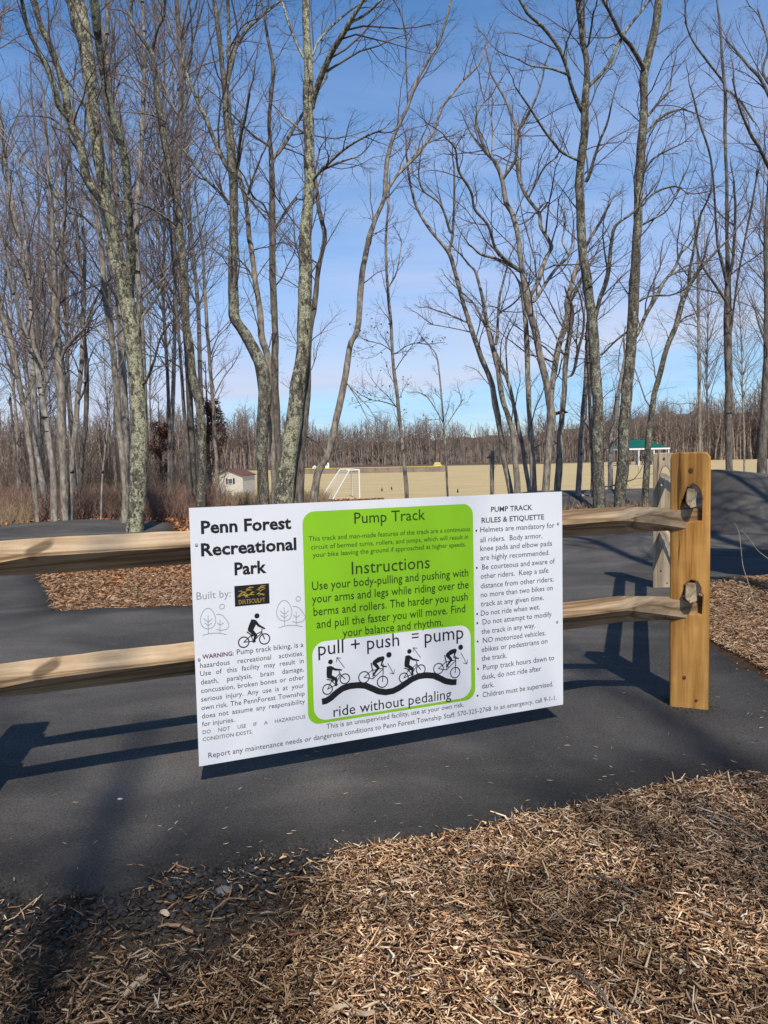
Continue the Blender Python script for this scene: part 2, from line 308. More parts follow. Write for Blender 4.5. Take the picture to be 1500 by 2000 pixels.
def pal(n, pal_=PAL, pw=PW, v=.18):
    c_ = pal_[rng.choice(len(pal_), n, p=pw/pw.sum())]*np.clip(rng.normal(1, v, (n, 1)), .3, 2); return c_/np.maximum(1, c_.max(1, keepdims=True)/.82)
def scatter(n, x0, x1, y0, y1, keep):
    out = []; tries = 0
    while n > 0 and tries < 400:
        q = max(n*2, 400); P = np.stack([rng.uniform(x0, x1, q), rng.uniform(y0, y1, q)], 1); P = P[keep(P)][:n]; out.append(P); n -= len(P); tries += 1
    return np.concatenate(out)
def bare(P): return ss((-.17-P[:, 0]+.32*fbm(P[:, 0]*3, P[:, 1]*3, 3, 3)+(P[:, 1]-1.9)*.25)/.22)*(.45+.55*ss((P[:, 1]-1.62)/.2))
def inview(P, mg=.12): return (np.abs(P[:, 0]) < (.5+mg)*P[:, 1]+.1)
def k1(P):
    s = asp_s(P); return (s < -.004+.02*rng.uniform(-1, .6, len(P))) & inview(P) & (rng.uniform(0, 1, len(P)) > .90*bare(P))
def bump_z(P): return .020*(fbm(P[:, 0]*5, P[:, 1]*5, 3, 55))
parts = []
def damp(P): return np.clip(1.0+1.2*fbm(P[:, 0]*2.6+4, P[:, 1]*2.6, 4, 91)+.5*fbm(P[:, 0]*14, P[:, 1]*14, 2, 92), .35, 1.35)[:, None]
for n, lo, hi, wf in ((40000, .005, .018, .24), (17000, .014, .042, .14), (4600, .008, .024, .42), (3000, .035, .10, .06)):
    P = scatter(n, -1.6, 2.2, 1.25, 3.5, k1); n = len(P); L = rng.uniform(lo, hi, n); W = np.clip(L*wf*rng.uniform(.4, 1.8, n), .0012, .011)
    z = gz(P); parts.append(slivers(np.concatenate([P, z[:, None]], 1), L, W, W*.4, pal(n, v=.32)*damp(P), .002+rng.uniform(0, .018, n)+np.abs(bump_z(P))*1.3, 2, .38, .5))
def join(ps):
    o = 0; Vs = []; Fs = []; Cs = []
    for V, F, c_ in ps: Vs.append(V); Fs.append(F+o); Cs.append(c_); o += len(V)
    return np.concatenate(Vs), np.concatenate(Fs), np.concatenate(Cs)
V, F, c_ = join(parts); o = obj('mulch', mesh_np('mulch', V, F, M['chips'], False, c_)); tag(o, 'shredded brown wood mulch covering the ground in front of the asphalt path', 'mulch', kind='stuff')
# right-hand mulch heap and strips further off
def k2(P): return (sdf(P, isl2) > -.03) & inview(P, .25)
P = scatter(30000, 2., 5.2, 3.9, 7.2, k2); n = len(P); L = rng.uniform(.01, .045, n); W = np.clip(L*.13*rng.uniform(.5, 1.5, n), .002, .007)
PAL2 = PAL*np.array([.95, .95, .98])
V, F, c_ = slivers(np.concatenate([P, gz(P)[:, None]], 1), L, W, W*.5, pal(n, PAL2), rng.uniform(.005, .035, n), 2, .3, .3)
o = obj('mulch', mesh_np('mulch_heap', V, F, M['chips'], False, c_)); tag(o, 'pale wood mulch heaped to the right of the end fence post', 'mulch', kind='stuff')
def k3(P): return (sdf(P, isl3) > -.1)
P = scatter(5000, 1., 6.6, 10.5, 15.5, k3); n = len(P); L = rng.uniform(.03, .12, n); W = L*.15
V, F, c_ = slivers(np.concatenate([P, gz(P)[:, None]], 1), L, W, W*.5, pal(n, PAL2), rng.uniform(.005, .05, n), 2, .3, .3)
o = obj('mulch', mesh_np('mulch_strip', V, F, M['chips'], False, c_)); tag(o, 'strip of brown mulch between the asphalt rollers behind the sign', 'mulch', kind='stuff')
# island on the left: mulch with fallen leaves
LP = np.array([[.44, .17, .06], [.34, .12, .045], [.46, .24, .11], [.18, .08, .05], [.40, .28, .18]]); LW = np.array([.3, .25, .2, .15, .1])
def leafs(P, size, colr, lift):
    n = len(P); a_ = rng.uniform(0, 6.28, n); ti = rng.normal(0, .5, n); t2 = rng.normal(0, .5, n)
    d = np.stack([np.cos(a_)*np.cos(ti), np.sin(a_)*np.cos(ti), np.sin(ti)], 1); s = np.stack([-np.sin(a_)*np.cos(t2), np.cos(a_)*np.cos(t2), np.sin(t2)], 1); u = np.cross(d, s)
    z = size[:, None]; c_ = P+np.array([0, 0, 1])*lift[:, None]
    V = np.stack([c_-d*z, c_+s*z*.45+u*z*.2, c_+d*z, c_-s*z*.45+u*z*.2], 1).reshape(-1, 3); b_ = (np.arange(n)*4)[:, None]
    F = np.concatenate([b_+np.array([0, 1, 2]), b_+np.array([0, 2, 3])], 0); return V, F, np.repeat(colr, 4, 0)
def k4(P): return (sdf(P, isl1) > -.04)
P = scatter(34000, -5.4, .2, 5.8, 12, k4); n = len(P); L = rng.uniform(.012, .055, n); W = L*.15
near = P[:, 1] < 7.2
cc = pal(n, PAL2); V, F, c_ = slivers(np.concatenate([P, gz(P)[:, None]], 1), L, W, W*.5, cc, rng.uniform(.005, .04, n), 2, .3, .3)
o = obj('mulch', mesh_np('mulch_island', V, F, M['chips'], False, c_)); tag(o, 'mulch bed enclosed by asphalt, seen between the rails left of the sign', 'mulch', kind='stuff')
P = scatter(15000, -5.4, .2, 6.5, 12, lambda P: k4(P) & (rng.uniform(0, 1, len(P)) < .25+.75*ss((P[:, 1]-6.6)/2))); n = len(P)
V, F, c_ = leafs(np.concatenate([P, gz(P)[:, None]], 1), rng.uniform(.010, .028, n), pal(n, LP*np.array([.92, .98, 1.0]), LW, .3), rng.uniform(.01, .045, n)); L1 = (V, F, c_)
def k5(P): return (asp_s(P) < -.05) & (np.abs(P[:, 0]+.25*P[:, 1]) < .4*P[:, 1])
P = scatter(16000, -14, 0, 11, 26, k5); n = len(P)
V, F, c_ = leafs(np.concatenate([P, gz(P)[:, None]], 1), rng.uniform(.03, .07, n), pal(n, LP, LW), rng.uniform(.01, .06, n))
V, F, c_ = join([L1, (V, F, c_)]); o = obj('leaf_litter', mesh_np('leaf_litter', V, F, M['leaves'], False, c_)); tag(o, 'rust brown fallen leaves on the mulch bed and under the trees on the left', 'leaf litter', kind='stuff')
# crumbled asphalt edge and grit
def rocks(P, R, colr):
    ph = (1+5**.5)/2; b0 = np.array([(-1, ph, 0), (1, ph, 0), (-1, -ph, 0), (1, -ph, 0), (0, -1, ph), (0, 1, ph), (0, -1, -ph), (0, 1, -ph), (ph, 0, -1), (ph, 0, 1), (-ph, 0, -1), (-ph, 0, 1)])/1.9
    f0 = np.array([(0, 11, 5), (0, 5, 1), (0, 1, 7), (0, 7, 10), (0, 10, 11), (1, 5, 9), (5, 11, 4), (11, 10, 2), (10, 7, 6), (7, 1, 8), (3, 9, 4), (3, 4, 2), (3, 2, 6), (3, 6, 8), (3, 8, 9), (4, 9, 5), (2, 4, 11), (6, 2, 10), (8, 6, 7), (9, 8, 1)])
    n = len(P); V = b0[None]*(1+rng.normal(0, .24, (n, 12, 3)))*R[:, None, None]*np.stack([np.ones(n), rng.uniform(.5, .95, n), rng.uniform(.35, .7, n)], 1)[:, None]
    a_ = rng.uniform(0, 6.28, n); c_, s_ = np.cos(a_)[:, None], np.sin(a_)[:, None]; V = np.stack([V[..., 0]*c_-V[..., 1]*s_, V[..., 0]*s_+V[..., 1]*c_, V[..., 2]], -1)+P[:, None]
    return V.reshape(-1, 3), ((np.arange(n)*12)[:, None, None]+f0).reshape(-1, 3), np.repeat(colr, 12, 0)
def k6(P):
    s = asp_s(P); return (s < .014) & (s > -.028-.22*bare(P)*rng.uniform(0, 1, len(P))**1.5) & (P[:, 1] < 3.6) & inview(P)
P = scatter(9000, -1.6, 2.2, 1.3, 3.6, k6); n = len(P); R = .0016+.0125*rng.uniform(0, 1, n)**3.2; g_ = rng.uniform(.016, .055, (n, 1))*np.array([1, .95, .9])
L1 = rocks(np.concatenate([P, (gz(P)+.006)[:, None]], 1), R, g_)
P = scatter(5200, -1.6, .2, 1.25, 2.6, lambda P: (asp_s(P) < 0) & (bare(P) > .25)); n = len(P); R = .0009+.0085*rng.uniform(0, 1, n)**6; g_ = rng.uniform(.03, .12, (n, 1))*np.array([1, .85, .70])
L2 = rocks(np.concatenate([P, (gz(P)+.002)[:, None]], 1), R, g_)
P = scatter(120, -2.5, 2.5, 1.7, 5.5, lambda P: (asp_s(P) > .03) & inview(P)); n = len(P); R = .0012+.0025*rng.uniform(0, 1, n)**2; g_ = rng.uniform(.08, .35, (n, 1))*np.array([1, .93, .84])
L3 = rocks(np.concatenate([P, (terr(P[:, 0], P[:, 1])+.0235)[:, None]], 1), R, g_)
ang = rng.uniform(0, 6.28, 420); rr_ = np.abs(rng.normal(0, .028, 420)); PC = flr(1346, 1375, .022); q = np.maximum(np.abs(np.cos(ang+.4)), np.abs(np.sin(ang+.4))); P = np.stack([PC[0]+np.cos(ang)*(.078/q+rr_), PC[1]+np.sin(ang)*(.065/q+rr_)], 1); R = .0015+.006*rng.uniform(0, 1, 420)**2.5
L4 = rocks(np.concatenate([P, (terr(P[:, 0], P[:, 1])+.023)[:, None]], 1), R, rng.uniform(.03, .14, (420, 1))*np.array([1, .85, .7]))
V, F, c_ = join([L1, L2, L3, L4]); o = obj('gravel', mesh_np('gravel', V, F, M['stone'], False, c_)); tag(o, 'dark crumbled asphalt and grit along the broken edge of the path', 'gravel', kind='stuff')
P = scatter(230, -2., 2.5, 1.6, 4.5, lambda P: (asp_s(P) > 0) & (asp_s(P) < .06+.9*rng.uniform(0, 1, len(P))**5) & inview(P)); n = len(P); L = rng.uniform(.006, .022, n); W = L*.18
V, F, c_ = slivers(np.concatenate([P, (terr(P[:, 0], P[:, 1])+.024)[:, None]], 1), L, W, W*.4, pal(n, PAL*1.15), np.full(n, .001), 2, .05, .2)
o = obj('loose_chips', mesh_np('loose_chips', V, F, M['chips'], False, c_)); tag(o, 'loose wood chips strewn over the edge of the asphalt', 'chips', kind='stuff')
# ------------------------------------------------------------------ fence
def poly_curve(name, outer, holes, thick, mtl, parent=None, bevel=0.):
    cu = bpy.data.curves.new(name, 'CURVE'); cu.dimensions = '2D'; cu.fill_mode = 'BOTH'; cu.extrude = max(thick/2-bevel, 0); cu.bevel_depth = bevel; cu.bevel_resolution = 1; cu.offset = -bevel
    for pts in [outer]+holes:
        sp = cu.splines.new('POLY'); sp.points.add(len(pts)-1)
        for p_, q_ in zip(sp.points, pts): p_.co = (q_[0], q_[1], 0, 1)
        sp.use_cyclic_u = True
    t_ = bpy.data.objects.new('t', cu); C.objects.link(t_); bpy.context.view_layer.update()
    me = bpy.data.meshes.new_from_object(t_.evaluated_get(bpy.context.evaluated_depsgraph_get())); bpy.data.objects.remove(t_)
    me.name = name; me.materials.clear(); me.materials.append(mtl); return me
def arch(cx, z0, z1, w_):
    o = arch0(cx, z0, z1, w_); return [(a_+.0035*math.sin(i*2.3+z0*9), b_+.004*math.sin(i*3.7+z1*5)) for i, (a_, b_) in enumerate(o)]
def arch0(cx, z0, z1, w_): 
    o = [(cx-w_/2, z0), (cx+w_/2, z0), (cx+w_/2*.98, z0+(z1-z0)*.6)]; 
    for k in range(7): t = math.pi*k/6; o.append((cx+math.cos(t)*w_/2*.92, z0+(z1-z0)*.62+math.sin(t)*(z1-z0)*.38))
    o.append((cx-w_/2*.98, z0+(z1-z0)*.6)); return o
post_me = None
def make_post(x, y, rz, H, mtl, label, wid=.165, dep=.115):
    r_ = empty('fence_post', (x, y, float(terr(x, y))), rz); tag(r_, label, 'fence post', 'posts of the split rail fence')
    h = wid/2; out = [(-h, -.12), (h, -.12), (h, H-.022), (h-.014, H-.004), (h-.03, H), (-h+.022, H), (-h+.006, H-.008), (-h, H-.03)]
    hc = .010
    me = poly_curve('post_body', out, [arch(hc, .448, .600, .082), arch(hc, .862, 1.022, .082)], dep, mtl, bevel=.006)
    me.transform(Matrix.Rotation(math.pi/2, 4, 'X'))
    obj('post_body', me, r_)
    k = MB()
    for kx, kz, rr in ((.002, 1.085, .011), (-.02, .16, .008), (.03, .06, .006)):
        k = MB(); V = [(kx+rr*math.cos(t)*(1.0), -dep/2-.0015-.001*(j % 2), kz+rr*1.15*math.sin(t)) for j, t in enumerate(np.linspace(0, 5.6, 9))]
        k.add(V+[(kx, -dep/2-.0035, kz)], [(j, (j+1) % 9, 9) for j in range(9)]); k.build('knot', M['knot'], r_)
    return r_
M['knot'] = plain('wood_knot', (.11, .05, .02), .8, .2, .4, 80)
pr = flr(1346, 1375, .022); pr[2] = 0; pl = onfence(-.79, -.065, 0)
az_cam = math.atan2(pr[0], pr[1])
make_post(pr[0], pr[1], -az_cam-.02, 1.165, M['post'], 'orange brown wooden post with two rail holes at the right end of the near fence')
make_post(pl[0], pl[1], YAW*.6, 1.16, M['post'], 'wooden post at the left end of the rails beside the frame edge')
p2 = at(1296, 1155, 6.35); p2[2] = 0
make_post(p2[0], p2[1], -az_cam-.02, 1.135, M['post_grey'], 'pale weathered post standing behind the orange end post')
PM = [(-.045, .032), (-.010, .058), (.050, .012), (.050, .004), (-.008, -.062), (-.052, -.030)]
PT = [(-.026, .034), (-.014, .047), (.019, .044), (.023, -.040), (-.004, -.050), (-.028, -.028)]
def make_rail(p0, p1, label, over0=.09, over1=.09, taper=.34, seed=0, mtl=None, lift=0, sc=1., tz=(0, 0), flip=1, ny=(0, 0)):
    rg = np.random.default_rng(seed); p0 = np.array(p0, float); p1 = np.array(p1, float); d = p1-p0; Lr = np.linalg.norm(d); d /= Lr; a = -over0; b_ = Lr+over1
    ts = np.concatenate([[a, a+.05, a+.10, a+taper*.6, a+taper*.95, a+taper*1.08], np.linspace(a+taper+.12, b_-taper-.12, 60), [b_-taper*1.08, b_-taper*.95, b_-taper*.6, b_-.10, b_-.05, b_]])
    r_ = obj('fence_rail', None) if False else None
    V = []; 
    for t in ts:
        k0 = 1-ss(np.array((t-a-.05)/(taper-.05))); k1_ = 1-ss(np.array((b_-t-.05)/(taper-.05))); kk = float(max(k0, k1_)); dz = float(tz[0]*k0+tz[1]*k1_); dn = float(ny[0]*k0+ny[1]*k1_)
        wb = .0022*fbm(np.array([t*2.+seed*7]), np.array([.5]), 2, seed)[0]
        for i, (m_, n_) in enumerate(zip(PM, PT)):
            nn = m_[0]*(1-kk)+n_[0]*kk; zz = m_[1]*(1-kk)+n_[1]*kk
            jn = .007*fbm(np.array([t*1.6+i*3.1]), np.array([seed*1.7+i]), 3, seed+i)[0]+.0035*fbm(np.array([t*14+i*5.1]), np.array([seed*2.7+i]), 3, seed+i+40)[0]
            V.append((t, -(nn*sc+jn+dn)*flip, zz*sc+jn+wb*3+dz))
    n = len(ts); F = []
    for k in range(n-1):
        for q in range(6): 
            f = (k*6+q, k*6+(q+1) % 6, k*6+6+(q+1) % 6, k*6+6+q); F.append(f if flip < 0 else f[::-1])
    F.append(tuple(range(6))); F.append(tuple(range((n-1)*6, n*6))[::-1])
    me = bpy.data.meshes.new('fence_rail'); me.from_pydata(V, [], F); me.materials.append(mtl or M['rail']); me.update()
    bm = bmesh.new(); bm.from_mesh(me); bmesh.ops.recalc_face_normals(bm, faces=bm.faces); bm.to_mesh(me); bm.free()
    o = obj('fence_rail', me, None, p0); o.rotation_euler = (0, -math.asin(d[2]), math.atan2(d[1], d[0])); tag(o, label, 'fence rail', 'split rails of the fence'); return o
ZT, ZL = .870, .470
pe = onfence(2.185, -.052, 0)
make_rail([*pl[:2], ZT], [*pe[:2], ZT-.003], 'upper split rail of the near fence, running behind the sign', .06, .045, .36, 1, ny=(0, .125))
make_rail([*pl[:2], ZL+.002], [*pe[:2], ZL-.004], 'lower split rail of the near fence, running behind the sign', .06, .045, .36, 2, ny=(0, .125))
d2 = (p2-pr); d2[2] = 0; d2 /= np.linalg.norm(d2)
make_rail([pr[0]+.0, pr[1], .965], [p2[0], p2[1], .95], 'upper rail of the fence section running back behind the end post', .105, .08, .36, 3, sc=.86, mtl=M['rail_pale'])
make_rail([pr[0]+.0, pr[1], .548], [p2[0], p2[1], .50], 'lower rail of the fence section running back behind the end post', .105, .08, .36, 4, sc=.86, mtl=M['rail_pale'])
pl2 = pl-FT*2.9
make_rail([*pl2[:2], ZT+.085], [*pl[:2], ZT+.075], 'upper rail of the next fence bay, past the left frame edge', .06, .10, .36, 5, sc=.9)
make_rail([*pl2[:2], ZL+.085], [*pl[:2], ZL+.075], 'lower rail of the next fence bay, past the left frame edge', .06, .10, .36, 6, sc=.9)
make_post(pl2[0], pl2[1], YAW, 1.16, M['post'], 'wooden post one bay further left, outside the frame')
# ------------------------------------------------------------------ sign
SW, SHt = 1.5377, .914
sign = empty('sign', A0+FT*SW/2-np.array([0, 0, SHt])); sign.rotation_euler = (0, 0, YAW)
tag(sign, 'large white and green printed pump track rules sign fixed to the two rails', 'sign')
def s2(px, py):      # pixel of the photo measured on the sign -> (u, v) on the board
    d = ray(px, py); o_ = np.array([0, 0, CH]); t = ((A0-o_)@FN)/(d@FN); q = o_+d*t-A0; return (q@FT)-SW/2, q[2]+SHt
def place(me, name, off):      # mesh drawn in the xy plane -> board plane
    me.transform(Matrix(((1, 0, 0, 0), (0, 0, -1, -off), (0, 1, 0, 0), (0, 0, 0, 1)))); return obj(name, me, sign)
mb = MB().box((0, .002, SHt/2), (SW, .004, SHt)); mb.build('panel', M['white'], sign)
def flat(name, poly, mtl, off):
    me = bpy.data.meshes.new(name); me.from_pydata([(p_[0], p_[1], 0) for p_ in poly], [], [tuple(range(len(poly)))]); me.materials.append(mtl); return place(me, name, off)
def rrect(u0, v0, u1, v1, r):
    o = []
    for cx, cy, a0 in ((u1-r, v1-r, 0), (u0+r, v1-r, 90), (u0+r, v0+r, 180), (u1-r, v0+r, 270)):
        for k in range(9): t = math.radians(a0+k*11.25); o.append((cx+r*math.cos(t), cy+r*math.sin(t)))
    return o
gl = s2(594.5, 1150)[0]; gr = s2(925.5, 1150)[0]; gt = s2(760, 991.5)[1]; gb = s2(770, 1390)[1]
flat('green_panel', rrect(gl, gb, gr, gt, .045), M['green'], .0006)
wl = s2(611, 1320)[0]; wr = s2(919.5, 1290)[0]; wt_ = s2(765, 1237)[1]; wb_ = s2(765, 1385.5)[1]
flat('white_inset', rrect(wl, wb_, wr, wt_, .05), M['white'], .0012)
FONT = bpy.data.fonts.load('<builtin>') if False else None
_tc = {}
def word(s_, bold=0.):
    k = (s_, bold)
    if k in _tc: return _tc[k]
    cu = bpy.data.curves.new('w', 'FONT'); cu.body = s_; cu.size = 1; cu.resolution_u = 2; cu.offset = bold; cu.fill_mode = 'FRONT' if False else cu.fill_mode
    t_ = bpy.data.objects.new('t', cu); C.objects.link(t_); bpy.context.view_layer.update()
    me = t_.evaluated_get(bpy.context.evaluated_depsgraph_get()).to_mesh()
    V = np.zeros(len(me.vertices)*3); me.vertices.foreach_get('co', V); V = V.reshape(-1, 3)[:, :2]; F = [tuple(p_.vertices) for p_ in me.polygons]
    bpy.data.objects.remove(t_); bpy.data.curves.remove(cu); _tc[k] = (V, F); return _tc[k]
_REFS = {}
def width(s_, b=0.):   # advance width incl. side bearings
    if (s_, b) not in _REFS:
        V, F = word(s_, b); _REFS[(s_, b)] = (V[:, 0].min(), V[:, 0].max())
    return _REFS[(s_, b)]
def lettering(lines, mtl, off, bold=0., just=False, yk=1.0, size=None, name='lettering'):
    """lines: (text, x0, y0, x1, y1) baseline start and end measured in the photo"""
    if just: # one size for the whole block, words spread to the measured width
        size = min((s2(x1, y1)[0]-s2(x0, y0)[0])/(width(s_, bold)[1]-width(s_, bold)[0]) for (s_, x0, y0, x1, y1) in lines)
    for (s_, x0, y0, x1, y1) in lines:
        Vs = []; Fs = []; b_ = 0; (u0, v0), (u1, v1) = s2(x0, y0), s2(x1, y1); v = (v0+v1)/2
        if just:
            ws = s_.split(); wd = [width(q, bold) for q in ws]; tot = sum(h_-l_ for l_, h_ in wd)*size; gap = (u1-u0-tot)/max(1, len(ws)-1); u = u0
            for q, (l_, h_) in zip(ws, wd):
                V, F = word(q, bold); Vs.append(np.stack([u+(V[:, 0]-l_)*size, v+V[:, 1]*size*yk], 1)); Fs += [tuple(i+b_ for i in f) for f in F]; b_ += len(V); u += (h_-l_)*size+gap
        else:
            V, F = word(s_, bold); l_, h_ = width(s_, bold); k = (u1-u0)/(h_-l_); ky = k*yk if size is None else size
            Vs.append(np.stack([u0+(V[:, 0]-l_)*k, v+V[:, 1]*ky], 1)); Fs += [tuple(i+b_ for i in f) for f in F]; b_ += len(V)
        V = np.concatenate(Vs); me = bpy.data.meshes.new(name); me.from_pydata([(a_, c_, 0) for a_, c_ in V], [], Fs); me.materials.append(mtl); place(me, name, off)
def c1(u, v): return 360+u/3.947, 950+v/3.947
def c2(u, v): return 370+u/4.054, 1230+v/4.054
def c3(u, v): return 590+u/4.286, 960+v/4.286
def c4(u, v): return 590+u/4.286, 1210+v/4.286
def c5(u, v): return 910+u/7.143, 950+v/7.143
def c6(u, v): return 910+u/7.143, 1170+v/7.143
def LN(c, rows): return [(s_, *c(a_, b_), *c(d_, e_)) for s_, a_, b_, d_, e_ in rows]
T1_, T2_ = .0018, .0006
lettering(LN(c1, [('Penn Forest', 130, 362, 825, 325), ('Recreational', 130, 535, 865, 487), ('Park', 388, 683, 635, 662)]), M['ink'], T2_, .03, size=.062)
lettering(LN(c1, [('Built by:', 95, 875, 358, 850)]), M['inkl'], T2_)
lettering(LN(c2, [('WARNING:', 102, 233, 350, 200)]), M['inkr'], T2_, .02)
lettering(LN(c2, [('Pump track biking, is a', 376, 197, 902, 134)]), M['inkg'], T2_)
lettering(LN(c2, [('hazardous recreational activities.', 85, 300, 903, 205), ('Use of this facility may result in', 85, 367, 905, 262), ('death, paralysis, brain damage,', 90, 432, 905, 330), ('concussion, broken bones or other', 92, 500, 908, 393), ('serious injury. Any use is at your', 93, 566, 910, 460), ('own risk. The PennForest Township', 95, 632, 913, 525), ('does not assume any responsibility', 98, 699, 915, 587)]), M['inkg'], T2_, just=True)
lettering(LN(c2, [('for injuries.', 100, 762, 357, 732)]), M['inkg'], T2_)
lettering(LN(c2, [('DO NOT USE IF A HAZARDOUS', 105, 825, 918, 702), ('CONDITION EXISTS.', 105, 880, 500, 824)]), M['inkg'], T2_, just=True)
lettering([('This is an unsupervised facility, use at your own risk.', 637.8, 1423.5, 906, 1380), ('Report any maintenance needs or dangerous conditions to Penn Forest Township Staff; 570-325-2768. In an emergency, call 9-1-1.', 407, 1479.5, 1087, 1367.5)], M['inkg'], T2_)
lettering(LN(c3, [('Pump Track', 437, 268, 1030, 235)]), M['inkgr'], .0012, .004)
lettering(LN(c3, [('This track and man-made features of the track are a continuous', 55, 415, 1405, 330), ('circuit of bermed turns, rollers, and jumps, which will result in', 75, 482, 1390, 398), ('your bike leaving the ground if approached at higher speeds.', 90, 552, 1370, 457)]), M['inkgr'], .0012, size=.026)
lettering(LN(c3, [('Instructions', 415, 692, 1068, 642)]), M['inkgr'], .0012, .002)
lettering(LN(c3, [('Use your body-pulling and pushing with', 83, 825, 1390, 708), ('your arms and legs while riding over the', 83, 932, 1393, 808), ('berms and rollers. The harder you push', 95, 1037, 1385, 910), ('and pull the faster you will move. Find', 122, 1142, 1365, 1010), ('your balance and rhythm.', 340, 1205, 1178, 1132)]), M['inkgr'], .0018, .002, size=.0455)
lettering(LN(c4, [('pull + push', 135, 300, 812, 220), ('=', 918, 185, 975, 177), ('pump', 1025, 195, 1350, 160), ('ride without pedaling', 262, 805, 1248, 668)]), M['ink'], T1_, .0)
lettering(LN(c5, [('PUMP TRACK', 350, 358, 925, 325), ('RULES & ETIQUETTE', 218, 508, 1090, 460)]), M['inkg'], T2_, .014, size=.030)
rl = LN(c5, [('Helmets are mandatory for', 200, 642, 1235, 575), ('all riders.  Body armor,', 200, 778, 1065, 722), ('knee pads and elbow pads', 200, 897, 1200, 832), ('are highly recommended.', 203, 1030, 1165, 955), ('Be courteous and aware of', 225, 1158, 1240, 1078), ('other riders.  Keep a safe', 205, 1287, 1150, 1205), ('distance from other riders;', 205, 1420, 1220, 1328), ('no more than two bikes on', 208, 1545, 1210, 1448), ('track at any given time.', 208, 1670, 1085, 1588)])
rl += LN(c6, [('Do not ride when wet.', 208, 230, 1030, 145), ('Do not attempt to modify', 232, 358, 1195, 240), ('the track in any way.', 215, 485, 965, 402), ('NO motorized vehicles,', 237, 607, 1110, 508), ('ebikes or pedestrians on', 218, 738, 1135, 617), ('the track.', 218, 862, 570, 820), ('Pump track hours dawn to', 240, 982, 1230, 858), ('dusk, do not ride after', 220, 1120, 1050, 1005), ('dark.', 222, 1247, 395, 1228), ('Children must be supervised.', 232, 1367, 1215, 1220)])
lettering(rl, M['inkg'], T2_, size=.0315)
def disc(px, py, r, n=14): u, v = s2(px, py); return [(u+r*math.cos(2*math.pi*k/n), v+r*math.sin(2*math.pi*k/n)) for k in range(n)]
for c_, u, v in ((c5, 145, 618), (c5, 150, 1135), (c6, 155, 208), (c6, 158, 335), (c6, 162, 592), (c6, 167, 973), (c6, 162, 1348)): flat('bullet', disc(*c_(u, v), .0042), M['ink'], T2_)
def stroke(pts, wd):
    """polyline ribbon in board coordinates"""
    P = np.array(pts); V = []; n = len(P)
    for i in range(n):
        t = P[min(i+1, n-1)]-P[max(i-1, 0)]; t = t/(np.linalg.norm(t)+1e-9); q = np.array([-t[1], t[0]])*wd[i]/2; V += [P[i]-q, P[i]+q]
    return V, [(2*i, 2*i+2, 2*i+3, 2*i+1) for i in range(n-1)]
class Fig:
    def __init__(s): s.V = []; s.F = []
    def add(s, V, F): b = len(s.V); s.V += [tuple(v) for v in V]; s.F += [tuple(i+b for i in f) for f in F]
    def line(s, pts, w_):
        w_ = w_ if isinstance(w_, (list, tuple)) else [w_]*len(pts); s.add(*stroke(pts, w_))
        for p_, ww in ((pts[0], w_[0]), (pts[-1], w_[-1])): s.disc(p_, ww/2)
        for p_, ww in zip(pts[1:-1], w_[1:-1]): s.disc(p_, ww/2)
    def disc(s, c_, r, n=14): s.add([(c_[0]+r*math.cos(2*math.pi*k/n), c_[1]+r*math.sin(2*math.pi*k/n)) for k in range(n)], [tuple(range(n))])
    def ring(s, c_, r, w_, n=26, a0=0, a1=2*math.pi):
        V = []
        for k in range(n+1):
            t = a0+(a1-a0)*k/n; V += [(c_[0]+(r-w_/2)*math.cos(t), c_[1]+(r-w_/2)*math.sin(t)), (c_[0]+(r+w_/2)*math.cos(t), c_[1]+(r+w_/2)*math.sin(t))]
        s.add(V, [(2*i, 2*i+1, 2*i+3, 2*i+2) for i in range(n)])
    def build(s, name, mtl, off):
        V3 = []; F2 = []
        for k, f in enumerate(s.F):     # a hair of depth between strokes that cross
            b = len(V3); V3 += [(s.V[i][0], s.V[i][1], (k % 40)*4e-6) for i in f]; F2.append(tuple(range(b, b+len(f))))
        me = bpy.data.meshes.new(name); me.from_pydata(V3, [], F2); me.materials.append(mtl); me.update()
        bm = bmesh.new(); bm.from_mesh(me)
        for f in bm.faces:
            if f.normal.z < 0: f.normal_flip()
        bm.to_mesh(me); bm.free(); return place(me, name, off)
K = abs(s2(700, 1300)[0]-s2(600, 1300)[0])/100.   # metres on the board per photo pixel
def simil(a0, a1, b0, b1):
    a0, a1, b0, b1 = [complex(*q) for q in (a0, a1, b0, b1)]; k = (b1-b0)/(a1-a0); return lambda p_: ((b0+k*(complex(*p_)-a0)).real, (b0+k*(complex(*p_)-a0)).imag), abs(k)
